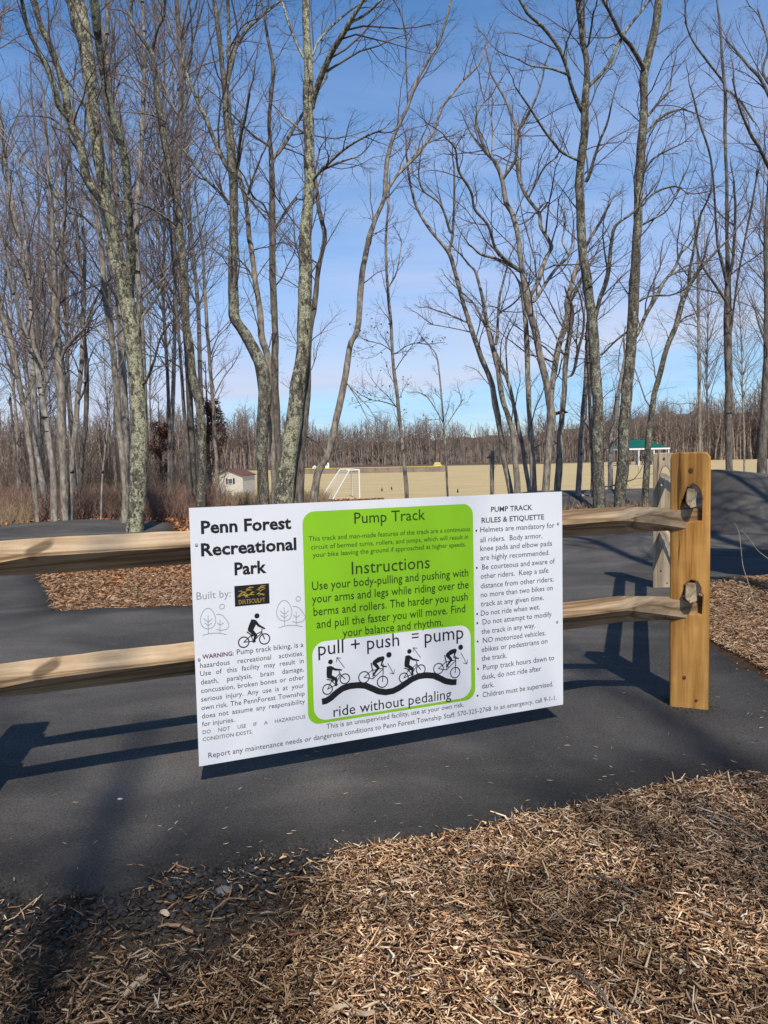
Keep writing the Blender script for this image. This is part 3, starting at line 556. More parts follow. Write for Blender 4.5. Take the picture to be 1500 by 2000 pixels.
def rider(kind, W1, W2, name='rider_pictogram'):
    """W1, W2: wheel centres in board coordinates"""
    f = Fig()
    if kind == 'pull':
        S1, S2_ = (212, -583), (357, -495); T, k = simil(S1, S2_, W1, W2); q = lambda x, y: T((x, -y))
        f.ring(T(S1), 42*k, 9*k); f.ring(T(S2_), 42*k, 9*k); f.disc(q(215, 352), 21*k)
        f.line([q(213, 412), q(214, 445), q(216, 470)], [52*k, 50*k, 46*k]); f.line([q(196, 402), q(228, 400)], 22*k)
        f.line([q(222, 398), q(262, 416), q(318, 420)], [24*k, 19*k, 12*k]); f.line([q(218, 474), q(278, 498)], [34*k, 26*k]); f.line([q(276, 498), q(286, 548)], [24*k, 17*k]); f.line([q(278, 553), q(298, 540)], 8*k)
        f.line([q(212, 583), q(282, 545)], 7*k); f.line([q(212, 583), q(240, 515)], 7*k); f.line([q(200, 500), q(250, 508)], 9*k); f.line([q(238, 510), q(282, 548)], 7*k)
        f.line([q(282, 545), q(312, 458)], 7*k); f.line([q(248, 520), q(306, 452)], 7*k); f.line([q(300, 432), q(316, 462), q(357, 495)], 8*k)
    else:
        S1, S2_ = (517, -482), (672, -520); T, k = simil(S1, S2_, W1, W2); q = lambda x, y: T((x, -y))
        f.ring(T(S1), 43*k, 8*k); f.ring(T(S2_), 43*k, 8*k); f.disc(q(707, 313), 22*k)
        f.line([q(594, 368), q(625, 350), q(656, 340)], [32*k, 40*k, 34*k]); f.line([q(664, 340), q(650, 392), q(694, 404)], [18*k, 13*k, 9*k])
        f.line([q(590, 376), q(628, 412)], [30*k, 22*k]); f.line([q(628, 412), q(594, 462)], [20*k, 14*k]); f.line([q(588, 468), q(612, 472)], 7*k); f.line([q(566, 376), q(582, 430)], 9*k)
        f.line([q(517, 482), q(590, 495)], 6*k); f.line([q(517, 482), q(585, 425)], 6*k); f.line([q(585, 425), q(592, 495)], 6*k); f.line([q(592, 495), q(668, 422)], 6*k); f.line([q(585, 430), q(668, 416)], 6*k)
        f.line([q(664, 384), q(670, 430), q(672, 520)], 7*k); f.line([q(660, 404), q(696, 404)], 6*k)
    return f.build(name, M['ink'], T1_ if name != 'cyclist_pictogram' else T2_)
rider('pull', s2(*c4(212, 583)), s2(*c4(357, 495))); rider('push', s2(*c4(517, 482)), s2(*c4(672, 520)))
rider('pull', s2(*c4(850, 487)), s2(*c4(992, 418))); rider('push', s2(*c4(1140, 410)), s2(*c4(1280, 443)))
rider('pull', s2(*c2(430, 98)), s2(*c2(595, 72)), 'cyclist_pictogram')
f = Fig(); pts = [s2(*c4(a_, b_)) for a_, b_ in ((165, 687), (200, 680), (240, 655), (290, 610), (340, 575), (400, 555), (470, 548), (530, 553), (590, 578), (640, 600), (700, 608), (760, 597), (810, 572), (870, 532), (920, 498), (975, 474), (1040, 465), (1100, 470), (1150, 490), (1200, 515), (1250, 524), (1292, 522))]
f.add(*stroke(pts, [52/4.286*K]*len(pts))); f.build('wave_pictogram', M['ink'], .0015)
for (a_, b_) in (((353, 402), (290, 318)), ((715, 365), (765, 455)), ((990, 318), (930, 235)), ((1330, 282), (1378, 370))):
    A, B = np.array(s2(*c4(*a_))), np.array(s2(*c4(*b_))); d = (B-A)/np.linalg.norm(B-A); q = np.array([-d[1], d[0]]); hl = 36/4.286*K; f = Fig()
    f.line([A, B], 5/4.286*K); f.line([B, B-d*hl*.75+q*hl*.65], 5/4.286*K); f.line([B, B-d*hl*.75-q*hl*.65], 5/4.286*K); f.build('arrow', M['ink'], T1_)
lg = [s2(*c1(u, v)) for u, v in ((385, 770), (653, 745), (657, 900), (390, 928))]
lx0, lx1 = (lg[0][0]+lg[3][0])/2, (lg[1][0]+lg[2][0])/2; ly1, ly0 = (lg[0][1]+lg[1][1])/2, (lg[2][1]+lg[3][1])/2
flat('logo_panel', [(lx0, ly0), (lx1, ly0), (lx1, ly1), (lx0, ly1)], M['ink'], T2_)
f = Fig(); lw, lh = lx1-lx0, ly1-ly0; R_ = random.Random(4)
for k in range(26):
    cx = lx0+lw*(.16+.70*R_.random()); cy = ly0+lh*(.42+.44*R_.random()); a_ = R_.uniform(-.6, .6); l_ = lw*R_.uniform(.04, .12)
    f.line([(cx-l_*math.cos(a_), cy-l_*math.sin(a_)), (cx, cy+l_*.3), (cx+l_*math.cos(a_), cy+l_*math.sin(a_))], [lw*.012, lw*.028, lw*.01])
f.build('logo_emblem', M['gold'], .0012)
V, F = word('DIRTSCULPT', .01); me = bpy.data.meshes.new('logo_lettering'); l_, h_ = V[:, 0].min(), V[:, 0].max(); k = lw*.76/(h_-l_)
me.from_pydata([(lx0+lw*.11+(a_-l_)*k, ly0+lh*.10+b_*lh*.30, 0) for a_, b_ in V], [], F); me.materials.append(M['gold']); place(me, 'logo_lettering', .0014)
def tree_icon(cx, cy, sx, mir=1):
    f = Fig(); p = lambda x, y: s2(*c1(cx+x*mir, cy+y)); w_ = 4/3.947*K
    egg = [p(58*math.sin(t)*(1-.16*math.cos(t)), -80*math.cos(t)-0) for t in np.linspace(0, 2*math.pi, 28)]; f.line(egg, w_)
    f.line([p(0, -25), p(2, 118)], w_); f.line([p(1, 28), p(-32, 2)], w_); f.line([p(1, 28), p(32, 2)], w_); f.line([p(1, 55), p(-26, 34)], w_); f.line([p(1, 55), p(28, 34)], w_)
    ov = [p(68+math.sin(t)*0, -30) for t in (0,)]+[p(120-44*math.cos(t)+6, 32-64*math.sin(t)) for t in np.linspace(1.9, 4.9, 14)]; 
    ov = [p(66, -32), p(88, -34), p(115, -22), p(140, 8), p(160, 40), p(160, 62), p(140, 84), p(96, 92), p(66, 84)]; f.line(ov, w_)
    f.line([p(92, 10), p(92, 112)], w_); f.line([p(92, 52), p(72, 34)], w_); f.line([p(92, 52), p(118, 36)], w_)
    f.line([p(-40, 130), p(0, 118), p(50, 112), p(100, 114), p(140, 124)], w_); u, v = p(108, -92); f.ring((u, v), 17/3.947*K, w_, 16)
    f.build('tree_pictogram', M['inkl'], T2_)
tree_icon(183, 1018, 1); tree_icon(770, 958, 1)
for c_, u, v in ((c1, 92, 447), (c2, 75, 232), (c5, 1282, 515), (c6, 1270, 312)):
    a_, b_ = s2(*c_(u, v)); MB().bar((a_, 0, b_), (a_, -.004, b_), .005, 10).build('screw', M['screw'], sign)
# ------------------------------------------------------------------ branching
def tubes(P, R, S, tip=True):
    """P (n,k,3), R (n,k) -> verts, quads"""
    n, k, _ = P.shape; d = P[:, -1]-P[:, 0]; d /= np.linalg.norm(d, axis=1)[:, None]+1e-9
    ref = np.where(np.abs(d[:, 2:3]) < .8, np.array([[0, 0, 1.]]), np.array([[1., 0, 0]])); a = np.cross(d, ref); a /= np.linalg.norm(a, axis=1)[:, None]; b_ = np.cross(d, a)
    t = np.arange(S)*2*np.pi/S; off = a[:, None, :]*np.cos(t)[None, :, None]+b_[:, None, :]*np.sin(t)[None, :, None]
    V = P[:, :, None, :]+off[:, None]*R[:, :, None, None]; i = np.arange(n*k*S).reshape(n, k, S); j = np.roll(i, -1, 2)
    F = np.stack([i[:, :-1], j[:, :-1], j[:, 1:], i[:, 1:]], -1).reshape(-1, 4); return V.reshape(-1, 3), F
def grow(p, d, L, r, k, curl, up, rg):
    n = len(p); P = [p]; seg = (L/k)[:, None]; d = d/np.linalg.norm(d, axis=1)[:, None]
    for s_ in range(k):
        d = d+rg.normal(0, curl, (n, 3))+np.array([0, 0, up]); d /= np.linalg.norm(d, axis=1)[:, None]; P.append(P[-1]+d*seg)
    return np.stack(P, 1), r[:, None]*np.linspace(1, .22, k+1)[None, :]**.9
def kids(P, R, n, lo, hi, ang, lf, rg, Lp, rk=.55):
    """n children per parent"""
    N_, K_, _ = P.shape; t = lo+(hi-lo)*(np.arange(n)[None]+rg.uniform(0, 1, (N_, n)))/n; x = t*(K_-1); i = np.minimum(x.astype(int), K_-2); f = x-i; rows = np.arange(N_)[:, None]
    p = P[rows, i]*(1-f)[..., None]+P[rows, i+1]*f[..., None]; T = P[rows, i+1]-P[rows, i]; T /= np.linalg.norm(T, axis=-1, keepdims=True)+1e-9; r = (R[rows, i]*(1-f)+R[rows, i+1]*f)*rk
    q = rg.normal(0, 1, T.shape); q -= (q*T).sum(-1, keepdims=True)*T; q /= np.linalg.norm(q, axis=-1, keepdims=True); a = np.radians(rg.normal(ang, 9, (N_, n)))[..., None]
    d = T*np.cos(a)+q*np.sin(a); L = (Lp[:, None]*lf*(1.12-t*.75)*rg.uniform(.6, 1.35, (N_, n))); return p.reshape(-1, 3), d.reshape(-1, 3), L.ravel(), r.ravel()
def foliage_levels(p, d, L, r, rg, counts=(6, 5), k=(6, 4, 3), curl=.16, up=.05, rmin=.0022, ang=42, lf=(.5, .55), sides=(4, 3, 3)):
    """branches p,d,L,r and their twigs; returns verts, quads, tips"""
    out = []; r = np.maximum(r, rmin); P, R = grow(p, d, L, r, k[0], curl, up, rg); out.append(tubes(P, R, sides[0])); tips = [P[:, -1]]
    for lv, c_ in enumerate(counts):
        p, d, L, r = kids(P, R, c_, .18, 1., ang, lf[lv], rg, L); r = np.maximum(r, rmin*(.9 if lv == 0 else .75)); P, R = grow(p, d, L, r, k[lv+1], curl*1.15, up*.8, rg); R = np.maximum(R, rmin*.35); out.append(tubes(P, R, sides[lv+1])); tips.append(P[:, -1])
    o = 0; Vs = []; Fs = []
    for V, F in out: Vs.append(V); Fs.append(F+o); o += len(V)
    return np.concatenate(Vs), np.concatenate(Fs), np.concatenate(tips)
def smooth_line(P, n):
    """Catmull-Rom through rows of P"""
    P = np.asarray(P, float); Q = np.concatenate([[2*P[0]-P[1]], P, [2*P[-1]-P[-2]]]); out = []
    for i in range(len(P)-1):
        a, b_, c_, d = Q[i:i+4]
        for t in np.arange(n)/n: out.append(.5*((2*b_)+(c_-a)*t+(2*a-5*b_+4*c_-d)*t*t+(3*b_-a-3*c_+d)*t**3))
    out.append(P[-1]); return np.array(out)
def parse(s_):
    o = []
    for q in s_.split(): v = q.split(','); o.append((float(v[0]), float(v[1]), float(v[2]) if len(v) > 2 else None))
    ws = [i for i, q in enumerate(o) if q[2] is not None]; x = np.interp(range(len(o)), ws, [o[i][2] for i in ws]) if ws else np.full(len(o), 3.)
    return np.array([[q[0], q[1], x[i]] for i, q in enumerate(o)])
def traced(label, Y, limbs, mt='bark', seed=0, dens=1., name='bare_tree', extend=3.2, lo=.35, tl=1., leaves=0, group='bare trees standing along the pump track', counts=(7, 6), cat='tree'):
    """limbs: strings of photo points 'x,y,width'; the first is the trunk. Each limb is lifted to its own depth at the tree's true distance."""
    rg = np.random.default_rng(seed+100); done = []; wood_V = []; wood_F = []; o = 0; base = None; SP = []; SD = []; SL = []; SR = []
    for li, s_ in enumerate(limbs):
        A = parse(s_); n = len(A)
        if li == 0:
            dep = np.full(n, float(Y)); lean = rg.uniform(-.04, .04)
        else:
            best = None
            for PX, PD in done:
                dd = np.hypot(PX[:, 0]-A[0, 0], PX[:, 1]-A[0, 1]); i = dd.argmin()
                if best is None or dd[i] < best[0]: best = (dd[i], PD[i], PX[i])
            if best[0] < 30: A = np.concatenate([[[best[2][0], best[2][1], A[0, 2]]], A[(1 if best[0] < 6 else 0):]]) if len(A) > 2 or best[0] >= 6 else A; n = len(A)
            dist = np.concatenate([[0], np.cumsum(np.hypot(*np.diff(A[:, :2], axis=0).T))])*Y/1500.; dep = best[1]+dist*rg.choice([-1, 1])*rg.uniform(.15, .55); lean = 0
        P = np.array([at(a[0], a[1], d) for a, d in zip(A, dep)]); R = A[:, 2]/2*dep/1500.*1.02
        if li == 0:
            gz_ = float(terr(P[0, 0], Y)); 
            if P[0, 2] > gz_-.05:
                sl_ = (P[0]-P[1])/max(P[1, 2]-P[0, 2], .1); dz = P[0, 2]-(gz_-.12); q = P[0]+sl_*dz*.7; q[2] = gz_-.12; q[1] = Y; P = np.concatenate([[q], P]); up_ = P[1].copy() if len(P) > 1 else P[0]; t_b = min(.5, .30/max(.31, P[1, 2]-P[0, 2])); mid = P[0]*(1-t_b)+P[1]*t_b; P = np.concatenate([P[:1], [mid], P[1:]]); R = np.concatenate([[R[0]*1.55, R[0]*1.06], R])
            base = np.array([P[0, 0], P[0, 1], gz_])
        if A[-1, 1] < 12 and extend > 0:
            d = P[-1]-P[-2]; d /= np.linalg.norm(d); P = np.concatenate([P, [P[-1]+d*extend*.5, P[-1]+d*extend+rg.normal(0, .25, 3)]]); R = np.concatenate([R, [R[-1]*.65, R[-1]*.25]])
        PXd = smooth_line(np.concatenate([A[:, :2], dep[:, None]], 1), 6); done.append((PXd[:, :2], PXd[:, 2]))
        Q = smooth_line(np.concatenate([P, R[:, None]], 1), 5 if R[0] > .03 else 4); Pq = Q[:, :3]; Rq = np.maximum(Q[:, 3], .0025)
        ln = np.concatenate([[0], np.cumsum(np.linalg.norm(np.diff(Pq, axis=0), axis=1))])
        Rq = Rq*(1+.10*fbm(ln*2.2+li*7, ln*0+seed, 3, seed)); jit = np.stack([fbm(ln*1.7+k*9.1+li, ln*0+seed, 3, seed+k) for k in range(3)], 1); Pq = Pq+jit*np.minimum(Rq, .05)[:, None]*.55
        if li: Rq[0] *= 1.25
        S = 12 if Rq[0] > .06 else (8 if Rq[0] > .025 else 6)
        V, F = tubes(Pq[None], Rq[None], S)
        if S == 12:
            rr = V-np.repeat(Pq, S, 0); a_ = np.arctan2(rr[:, 0], rr[:, 1]); V = V+rr*(.16*fbm(a_*2.4, V[:, 2]*5, 3, seed))[:, None]
        wood_V.append(V); wood_F.append(F+o); o += len(V)
        # side branches along the limb
        tot = ln[-1]; step = (.27 if li else .42)/dens*max(.6, min(1.6, Y/14.)); t = (lo if li == 0 else .12)*tot
        while t < tot*.99:
            i = min(np.searchsorted(ln, t), len(ln)-2); T = Pq[i+1]-Pq[i]; T /= np.linalg.norm(T)+1e-9; q = rg.normal(0, 1, 3); q -= q@T*T; q /= np.linalg.norm(q); an = math.radians(rg.uniform(32, 62))
            d = T*math.cos(an)+q*math.sin(an); fr = t/tot; Ls = tl*rg.uniform(.55, 1.7)*(1.15-.55*fr)*(1.15 if Rq[i] > .03 else .8); SP.append(Pq[i]); SD.append(d+np.array([0, 0, .15])); SL.append(Ls); SR.append(min(Rq[i]*.5, .004+.0075*Ls)); t += step*rg.uniform(.4, 1.6)
        SP.append(Pq[-2]); T = Pq[-1]-Pq[-2]; SD.append(T/np.linalg.norm(T)); SL.append(.8*tl); SR.append(max(Rq[-1], .004))
    root = empty(name, base); tag(root, label, cat, group)
    obj('trunk', mesh_np('trunk', np.concatenate(wood_V)-base, np.concatenate(wood_F), M[mt], True), root)
    V, F, tips = foliage_levels(np.array(SP), np.array(SD), np.array(SL), np.array(SR), rg, counts=counts, rmin=.0021*max(1, Y/16.), up=.045, curl=.17)
    obj('crown', mesh_np('crown', V-base, F, M['twig']), root)
    if leaves:
        k = tips[rg.choice(len(tips), leaves)]+rg.normal(0, .04, (leaves, 3)); k = k[k[:, 2] < base[2]+4.5]
        V, F, c_ = leafs(k-base, rg.uniform(.02, .045, len(k)), pal(len(k), np.array([[.20, .085, .06], [.26, .12, .09], [.14, .06, .045]]), np.ones(3)), np.zeros(len(k))); obj('leaves', mesh_np('leaves', V, F, M['leaves'], False, c_), root)
    return root
traced('large lichen covered tree forking into three leaders behind the left rails', 12.6, [
 '263,1038,36 268,950,33 270,800,31 264,700,30 258,640,31 248,590,30 238,540,34 225,500,26 210,417,25 197,333,23 186,250,25 175,167,24 167,83,27 147,0,32',
 '235,535,18 215,430,17 200,397,17 170,353,16 163,317,16 157,280,16 140,240,15 133,207,14 127,173,13 113,133,12 97,90,11 80,53,10 67,5,9', '140,240,11 113,207,11 103,167,10 90,133,10 70,90,9 53,50,8 43,0,7',
 '252,590,16 258,500,16 252,417,16 247,333,15 241,300,15 230,260,15 213,207,16 203,150,14 193,83,15 182,0,17', '165,205,5 145,175,4 125,150,4 110,120,3', '281,750,6 298,715,5 312,665,4 330,630,3', '268,660,5 275,625,5 300,590,4 320,550,3'], 'bark_lichen', 36, .9)
traced('slim grey tree with a wavy trunk at the left edge of the sign', 14.5, ['391,995,20 395,900,17 393,817,17 380,750,16 370,683,15 362,633,15 360,567,15 355,500,14 350,467,14 347,417,13 337,360,12 327,307,12 313,233,11 303,160,10 298,110,10 280,80,9 263,53,8 253,30,7 258,0,6', '299,100,6 307,60,5 320,33,4 323,0,4', '305,215,3 270,180,3 230,155,3 195,140,2', '325,240,3 300,225,3 260,220,2 225,218,2', '329,300,3 337,275,3 355,262,2', '350,440,4 300,410,4 260,396,3 225,392,2'], 'bark_lichen2', 2, .9)
traced('pale tree with a kinked trunk rising behind the words on the left of the sign', 13.2, ['517,985,24 513,897,22 515,813,24 517,747,27 503,697,26 480,653,24 461,623,21 458,580,20 455,530,19 457,480,17 457,433,17 458,367,17 453,317,17 448,250,16 443,190,14 436,140,9 430,80,9 418,0,8', '444,185,8 448,130,8 447,60,7 445,0,6', '446,170,8 455,118,9 461,92,8 480,60,6 513,30,5 550,0,4', '447,332,8 423,283,8 400,227,7 380,183,6 365,143,5 350,100,4 328,60,4', '463,325,6 470,267,6 480,227,5 488,183,4', '445,397,5 430,377,5 400,347,5 380,320,4 365,300,4 350,285,4', '468,365,4 490,390,4 520,428,3', '447,95,3 475,50,3 505,35,2', '365,143,4 374,110,4 375,60,3 370,0,3'], 'bark_lichen2', 3, 1.0)
traced('dark straight tree between the kinked pale tree and the lichened one', 14.0, ['545,985,17 540,813,16 537,730,14 537,647,13 533,563,13 533,480,12 533,433,12 532,367,11 530,317,10 527,280,7 524,245,7 528,200,6 533,133,6 522,70,5 512,10,4', '531,310,7 547,293,7 570,257,7 587,230,6 610,195,4 640,150,3', '523,285,4 495,265,4 470,240,3 445,215,3', '533,440,4 515,400,4 495,385,4 480,350,3', '535,455,4 555,420,4 580,385,3'], 'bark_dark', 4, 1.0)
traced('thin leaning grey trunk crossing just right of the kinked pale tree', 13.8, ['537,985,11 531,850,11 523,707,12 513,667,12 507,613,11 497,547,10 490,480,10 487,467,10 480,400,8 470,350,8 462,320,6 455,290,4', '480,405,5 490,360,4 505,320,4 512,300,3', '498,545,4 480,520,4 465,505,3'], 'bark', 5, .8)
traced('thick lichen covered tree bending left behind the top of the green panel', 12.9, ['554,982,42 560,930,36 567,880,33 577,813,31 583,747,28 592,680,26 595,613,25 597,547,24 595,480,23 597,433,22 603,367,20 603,300,20 603,233,20 602,167,18 600,100,16 598,0,14', '610,210,11 613,197,11 630,147,11 653,97,10 680,52,9 695,25,7 710,0,6', '686,45,5 717,27,5 745,0,4', '592,110,5 567,53,5 550,0,4', '611,352,6 633,327,6 670,293,5 713,267,4 745,255,3', '625,330,4 660,318,4 700,305,3', '611,107,5 623,80,4 655,45,4 695,12,3', '596,260,4 570,240,4 550,225,3'], 'bark_lichen', 6, .9)
traced('dark smooth stem hugging the right side of the thick lichened tree', 13.3, ['579,985,24 583,900,20 590,840,19 598,780,16 601,720,13 605,660,11 612,600,11 618,560,10 623,523,10 630,490,9 634,460,9 625,413,8 618,360,6 616,330,4', '624,520,4 610,508,3 600,495,3'], 'bark_dark', 7, .7)
traced('slender tree snaking to the right beside the soccer goal', 14.6, ['612,985,17 617,950,16 623,920,15 640,887,14 653,843,14 660,807,13 673,747,12 680,697,11 685,670,11 697,647,11 702,580,11 708,530,10 717,480,10 720,462,10 733,427,8 750,383,8 753,333,8 763,283,7 777,250,6 797,207,6 813,160,6 837,117,5 860,77,5 877,17,4 880,0,4', '752,380,6 770,350,6 790,327,6 823,293,6 847,257,5 860,217,5 868,203,5 903,160,4 929,133,4 945,107,3 952,80,3', '797,203,3 793,117,3 793,67,3 780,17,3', '785,330,3 800,315,4 830,283,3 860,270,3', '680,752,3 700,775,2 720,795,2', '640,890,4 632,878,4'], 'bark', 8, .8)
traced('thin sapling with a few clinging pinkish leaves in front of the field', 17, ['795,985,8 787,880,7 777,780,7 768,713,6 763,630,6 757,563,5 753,480,5 757,417,4 760,385,3', '760,560,3 775,530,3 785,470,2', '770,690,3 745,672,2 715,665,2', '773,690,3 795,675,2 820,668,2', '778,800,3 750,785,2 720,780,2'], 'bark', 9, 1.5, leaves=420, lo=.22, tl=.8)
traced('very thin bare sapling right of the leafy sapling', 19, ['875,985,4 868,847,4 860,747,3 853,697,3 840,677,2', '866,830,2 845,790,2 830,770,2', '867,840,2 885,810,2 905,780,2'], 'bark', 10, 1.3, lo=.3, tl=.8)
traced('tall leaning tree curving up and left over the right of the green panel', 15.5, ['1002,985,11 983,893,10 972,813,11 961,755,11 945,712,10 929,664,10 913,619,9 900,573,8 887,520,8 879,496,8 860,472,6 839,448,6 812,400,5 799,347,5 795,310,4', '882,490,6 884,453,5 887,373,4 887,320,3', '878,450,5 860,400,4 828,373,4 817,347,3', '908,628,4 880,615,3 860,608,3', '918,650,3 880,640,2 835,632,2'], 'bark', 11, .9)
traced('crooked tree with dead stubs leaning left behind the rules heading', 15.2, ['1011,985,13 1004,867,11 991,813,10 980,773,10 972,720,10 964,688,9 953,640,8 945,595,7 937,560,6 929,531,5 913,515,4', '969,667,6 973,620,5 975,580,5 980,560,4 991,520,3', '976,610,4 1000,595,3 1015,580,3', '955,655,4 930,600,4 910,578,3'], 'bark', 12, .7)
traced('light grey stem leaning left next to the crooked tree', 15.8, ['1038,985,9 1020,867,8 1007,813,8 993,747,7 980,712,6 970,690,4', '992,745,4 989,700,3 988,660,3'], 'bark_birch', 13, .5)
traced('straight grey stem just left of the forked tree', 15.0, ['1046,985,13 1037,880,11 1033,813,10 1032,747,10 1028,667,10 1025,613,9 1017,560,7 1010,545,4'], 'bark', 14, .6)
traced('tree forking into a wide Y with crooked dark branches right of centre', 14.2, ['1063,985,15 1071,880,14 1076,821,17 1071,773,13 1057,707,13 1049,667,13 1036,608,14 1031,579,15 1020,539,10 1015,493,9 1012,467,9 1001,421,9 988,395,9 980,352,8 967,317,8 951,299,7 937,267,6 929,235,5 935,213,4 947,197,3', '1037,581,9 1052,547,9 1060,520,9 1068,499,8 1076,480,8 1057,445,7 1053,418,7 1031,389,7 1015,352,7 1009,315,7 1009,280,6 1007,245,6 999,229,5 988,197,5 967,160,4', '1044,587,7 1068,549,7 1087,523,6 1111,499,5 1118,470,3', '1014,531,7 993,512,7 967,485,6 953,440,5 927,408,5 919,373,5 897,333,5 889,291,4 868,267,3', '1010,532,6 972,507,5 940,497,5 920,480,3', '983,349,6 1004,317,6 1009,290,5', '1012,262,5 1033,221,5 1048,190,4 1060,150,3', '951,299,5 930,275,4 915,252,3', '960,305,3 962,260,3 958,220,3', '1053,415,4 1070,395,3 1055,404,4', '1033,391,4 1050,350,4 1065,325,3 1090,305,3', '1108,500,3 1098,470,3 1105,440,3', '947,197,3 938,170,2'], 'bark', 15, 1.0)
traced('stem joining the forked tree low down and ending in a cut stub', 14.6, ['1087,985,13 1092,880,13 1097,827,11 1103,760,10 1108,693,10 1112,660,10 1114,636,10', '1105,741,7 1119,728,6 1129,680,6 1138,650,5 1141,620,5 1137,595,4', '1076,800,11 1084,720,11 1092,680,11 1103,645,11 1109,619,11 1108,592,10 1119,547,9 1132,507,9 1150,470,6 1175,430,5 1190,400,4', '1100,690,4 1087,660,3 1077,640,3', '1112,600,6 1128,565,6 1140,540,5'], 'bark', 16, .8)
traced('straight pale stem left of the stout tree behind the right of the sign', 16.2, ['1127,985,11 1135,853,10 1145,733,10 1148,667,8 1150,600,6', '1156,960,7 1151,760,7 1147,676,6'], 'bark_birch', 17, .6)
traced('stout straight tree rising at the right corner of the sign', 13.0, ['1171,1000,25 1167,872,21 1167,788,20 1161,704,20 1156,620,19 1147,550,18 1139,480,17 1133,378,17 1136,308,15 1142,252,14 1144,196,14 1147,126,10 1137,70,12 1129,0,12', '1136,215,8 1116,168,7 1105,126,7 1094,98,7 1080,78,6 1060,53,6 1031,27,5 1015,0,5', '1106,150,4 1073,133,4 1036,128,3 1012,115,3', '1128,313,5 1097,297,5 1080,277,5 1060,251,4 1036,213,4 1007,171,3', '1150,176,7 1184,132,7 1212,78,6 1234,45,5 1270,0,4', '1146,352,7 1161,308,6 1172,274,5 1186,241,4 1195,202,3', '1162,622,8 1172,584,8 1184,550,9 1192,508,8 1195,476,7 1203,442,6 1231,420,5', '1148,90,4 1155,55,4 1160,20,3'], 'bark_lichen2', 18, .9)
traced('stout leaning tree between the sign and the end post', 13.8, ['1211,990,23 1217,872,22 1223,788,20 1227,732,20 1233,662,20 1238,592,19 1241,522,18 1242,480,17 1245,420,16 1251,336,16 1255,260,16 1259,196,14 1261,140,15 1273,84,15 1282,42,15 1287,0,14', '1258,138,9 1234,95,8 1214,70,7 1198,36,6 1178,0,5', '1265,226,5 1287,199,5 1304,182,5 1310,165,3', '1262,260,5 1287,232,5 1318,216,4 1340,214,3', '1254,403,5 1276,378,4 1318,364,4 1345,380,3', '1252,440,4 1280,425,4 1304,409,3 1330,365,3', '1243,655,7 1265,609,7 1282,578,7 1298,547,6 1318,522,5 1329,497,5 1346,480,4', '1226,648,4 1203,665,4 1175,693,3', '1250,345,4 1275,310,4 1310,290,3', '1300,540,3 1330,525,3 1345,518,3', '1246,590,4 1270,578,3 1300,576,3'], 'bark_lichen2', 19, 1.0)
traced('thin pale trunk half hidden left of the stout leaning tree', 17.5, ['1191,985,10 1193,872,9 1203,802,9 1212,746,7 1222,690,5'], 'bark_birch', 20, .6)
traced('slim tree leaning right above the green roofed pavilion', 14.8, ['1258,985,13 1265,872,12 1273,802,11 1287,732,10 1304,676,10 1321,634,10 1338,578,10 1350,552,8 1371,522,6 1396,494,5 1430,460,4', '1346,560,7 1346,530,6 1352,500,5 1362,450,5 1370,410,4', '1352,550,5 1368,520,5 1378,495,4', '1322,636,4 1335,622,3 1342,618,3'], 'bark_lichen2', 21, .8)
traced('thin straight young tree with paired side twigs right of the end post', 24, ['1366,920,6 1366,880,6 1366,732,6 1364,620,5 1364,550,5 1362,490,4 1358,430,3', '1365,620,3 1350,590,2 1342,575,2', '1366,615,3 1385,590,2 1400,570,2'], 'bark', 22, 1.2, lo=.3)
traced('dark tree with several upright leaders standing behind the tall berm', 19, ['1424,935,13 1424,816,14 1423,732,14 1422,648,14 1420,592,13 1421,530,10 1420,476,7 1420,364,6 1417,280,6 1417,196,6 1412,130,5 1408,70,4 1400,0,3', '1418,560,7 1410,510,6 1402,476,5 1396,392,4 1388,308,4 1366,238,4 1352,182,3', '1425,560,7 1433,500,6 1436,406,5 1434,370,4', '1428,650,4 1438,560,4 1455,470,4 1468,400,4 1480,330,3', '1416,160,4 1382,120,4 1352,78,3 1338,42,3', '1418,590,5 1400,560,5 1372,520,4 1360,480,3', '1421,170,4 1444,196,4 1472,238,3'], 'bark_dark', 23, 1.1)
traced('dark leaning tree cut by the right edge of the frame', 18, ['1487,935,19 1490,860,17 1494,788,15 1497,704,13 1498,600,12 1497,500,11 1499,420,10 1506,340,9 1510,250,8', '1503,335,7 1484,290,6 1466,263,6 1444,210,4 1430,154,3', '1508,200,6 1485,155,6 1464,132,5 1441,104,4 1416,76,3', '1510,180,5 1490,140,5 1500,90,4 1480,20,3'], 'bark_dark', 24, 1.1)
traced('pale slightly leaning tree at the far left edge', 14.6, ['73,1025,9 63,917,9 47,800,9 30,707,10 13,643,10 0,600,9 -15,540,8 -40,450,6 -60,360,5', '18,665,4 0,650,4 -20,640,3', '45,790,4 70,740,3 95,700,3', '5,610,4 12,540,3 10,470,3'], 'bark', 25, 1.0)
traced('grey tree with a dark curving limb, leftmost of the close clump of pale trunks', 13.9, ['109,1030,14 102,917,11 90,833,12 80,760,11 70,700,8 62,640,7 58,560,6 50,480,5 45,400,4 35,300,3', '93,745,7 75,700,7 50,650,7 37,610,6 23,560,5 10,500,4 0,440,3', '75,720,4 85,640,4 88,560,3'], 'bark_birch', 26, 1.0)
traced('thickest of the close clump of pale trunks on the left', 14.0, ['126,1030,15 123,900,16 120,800,17 115,717,16 110,650,15 107,567,11 105,500,9 102,430,7 96,350,6 90,270,5 84,180,4', '120,700,7 128,680,7 150,655,6 166,640,5 185,610,4', '112,650,8 118,560,7 121,480,6 128,400,5 130,320,4', '108,600,4 95,560,3 80,500,3'], 'bark', 27, 1.1)
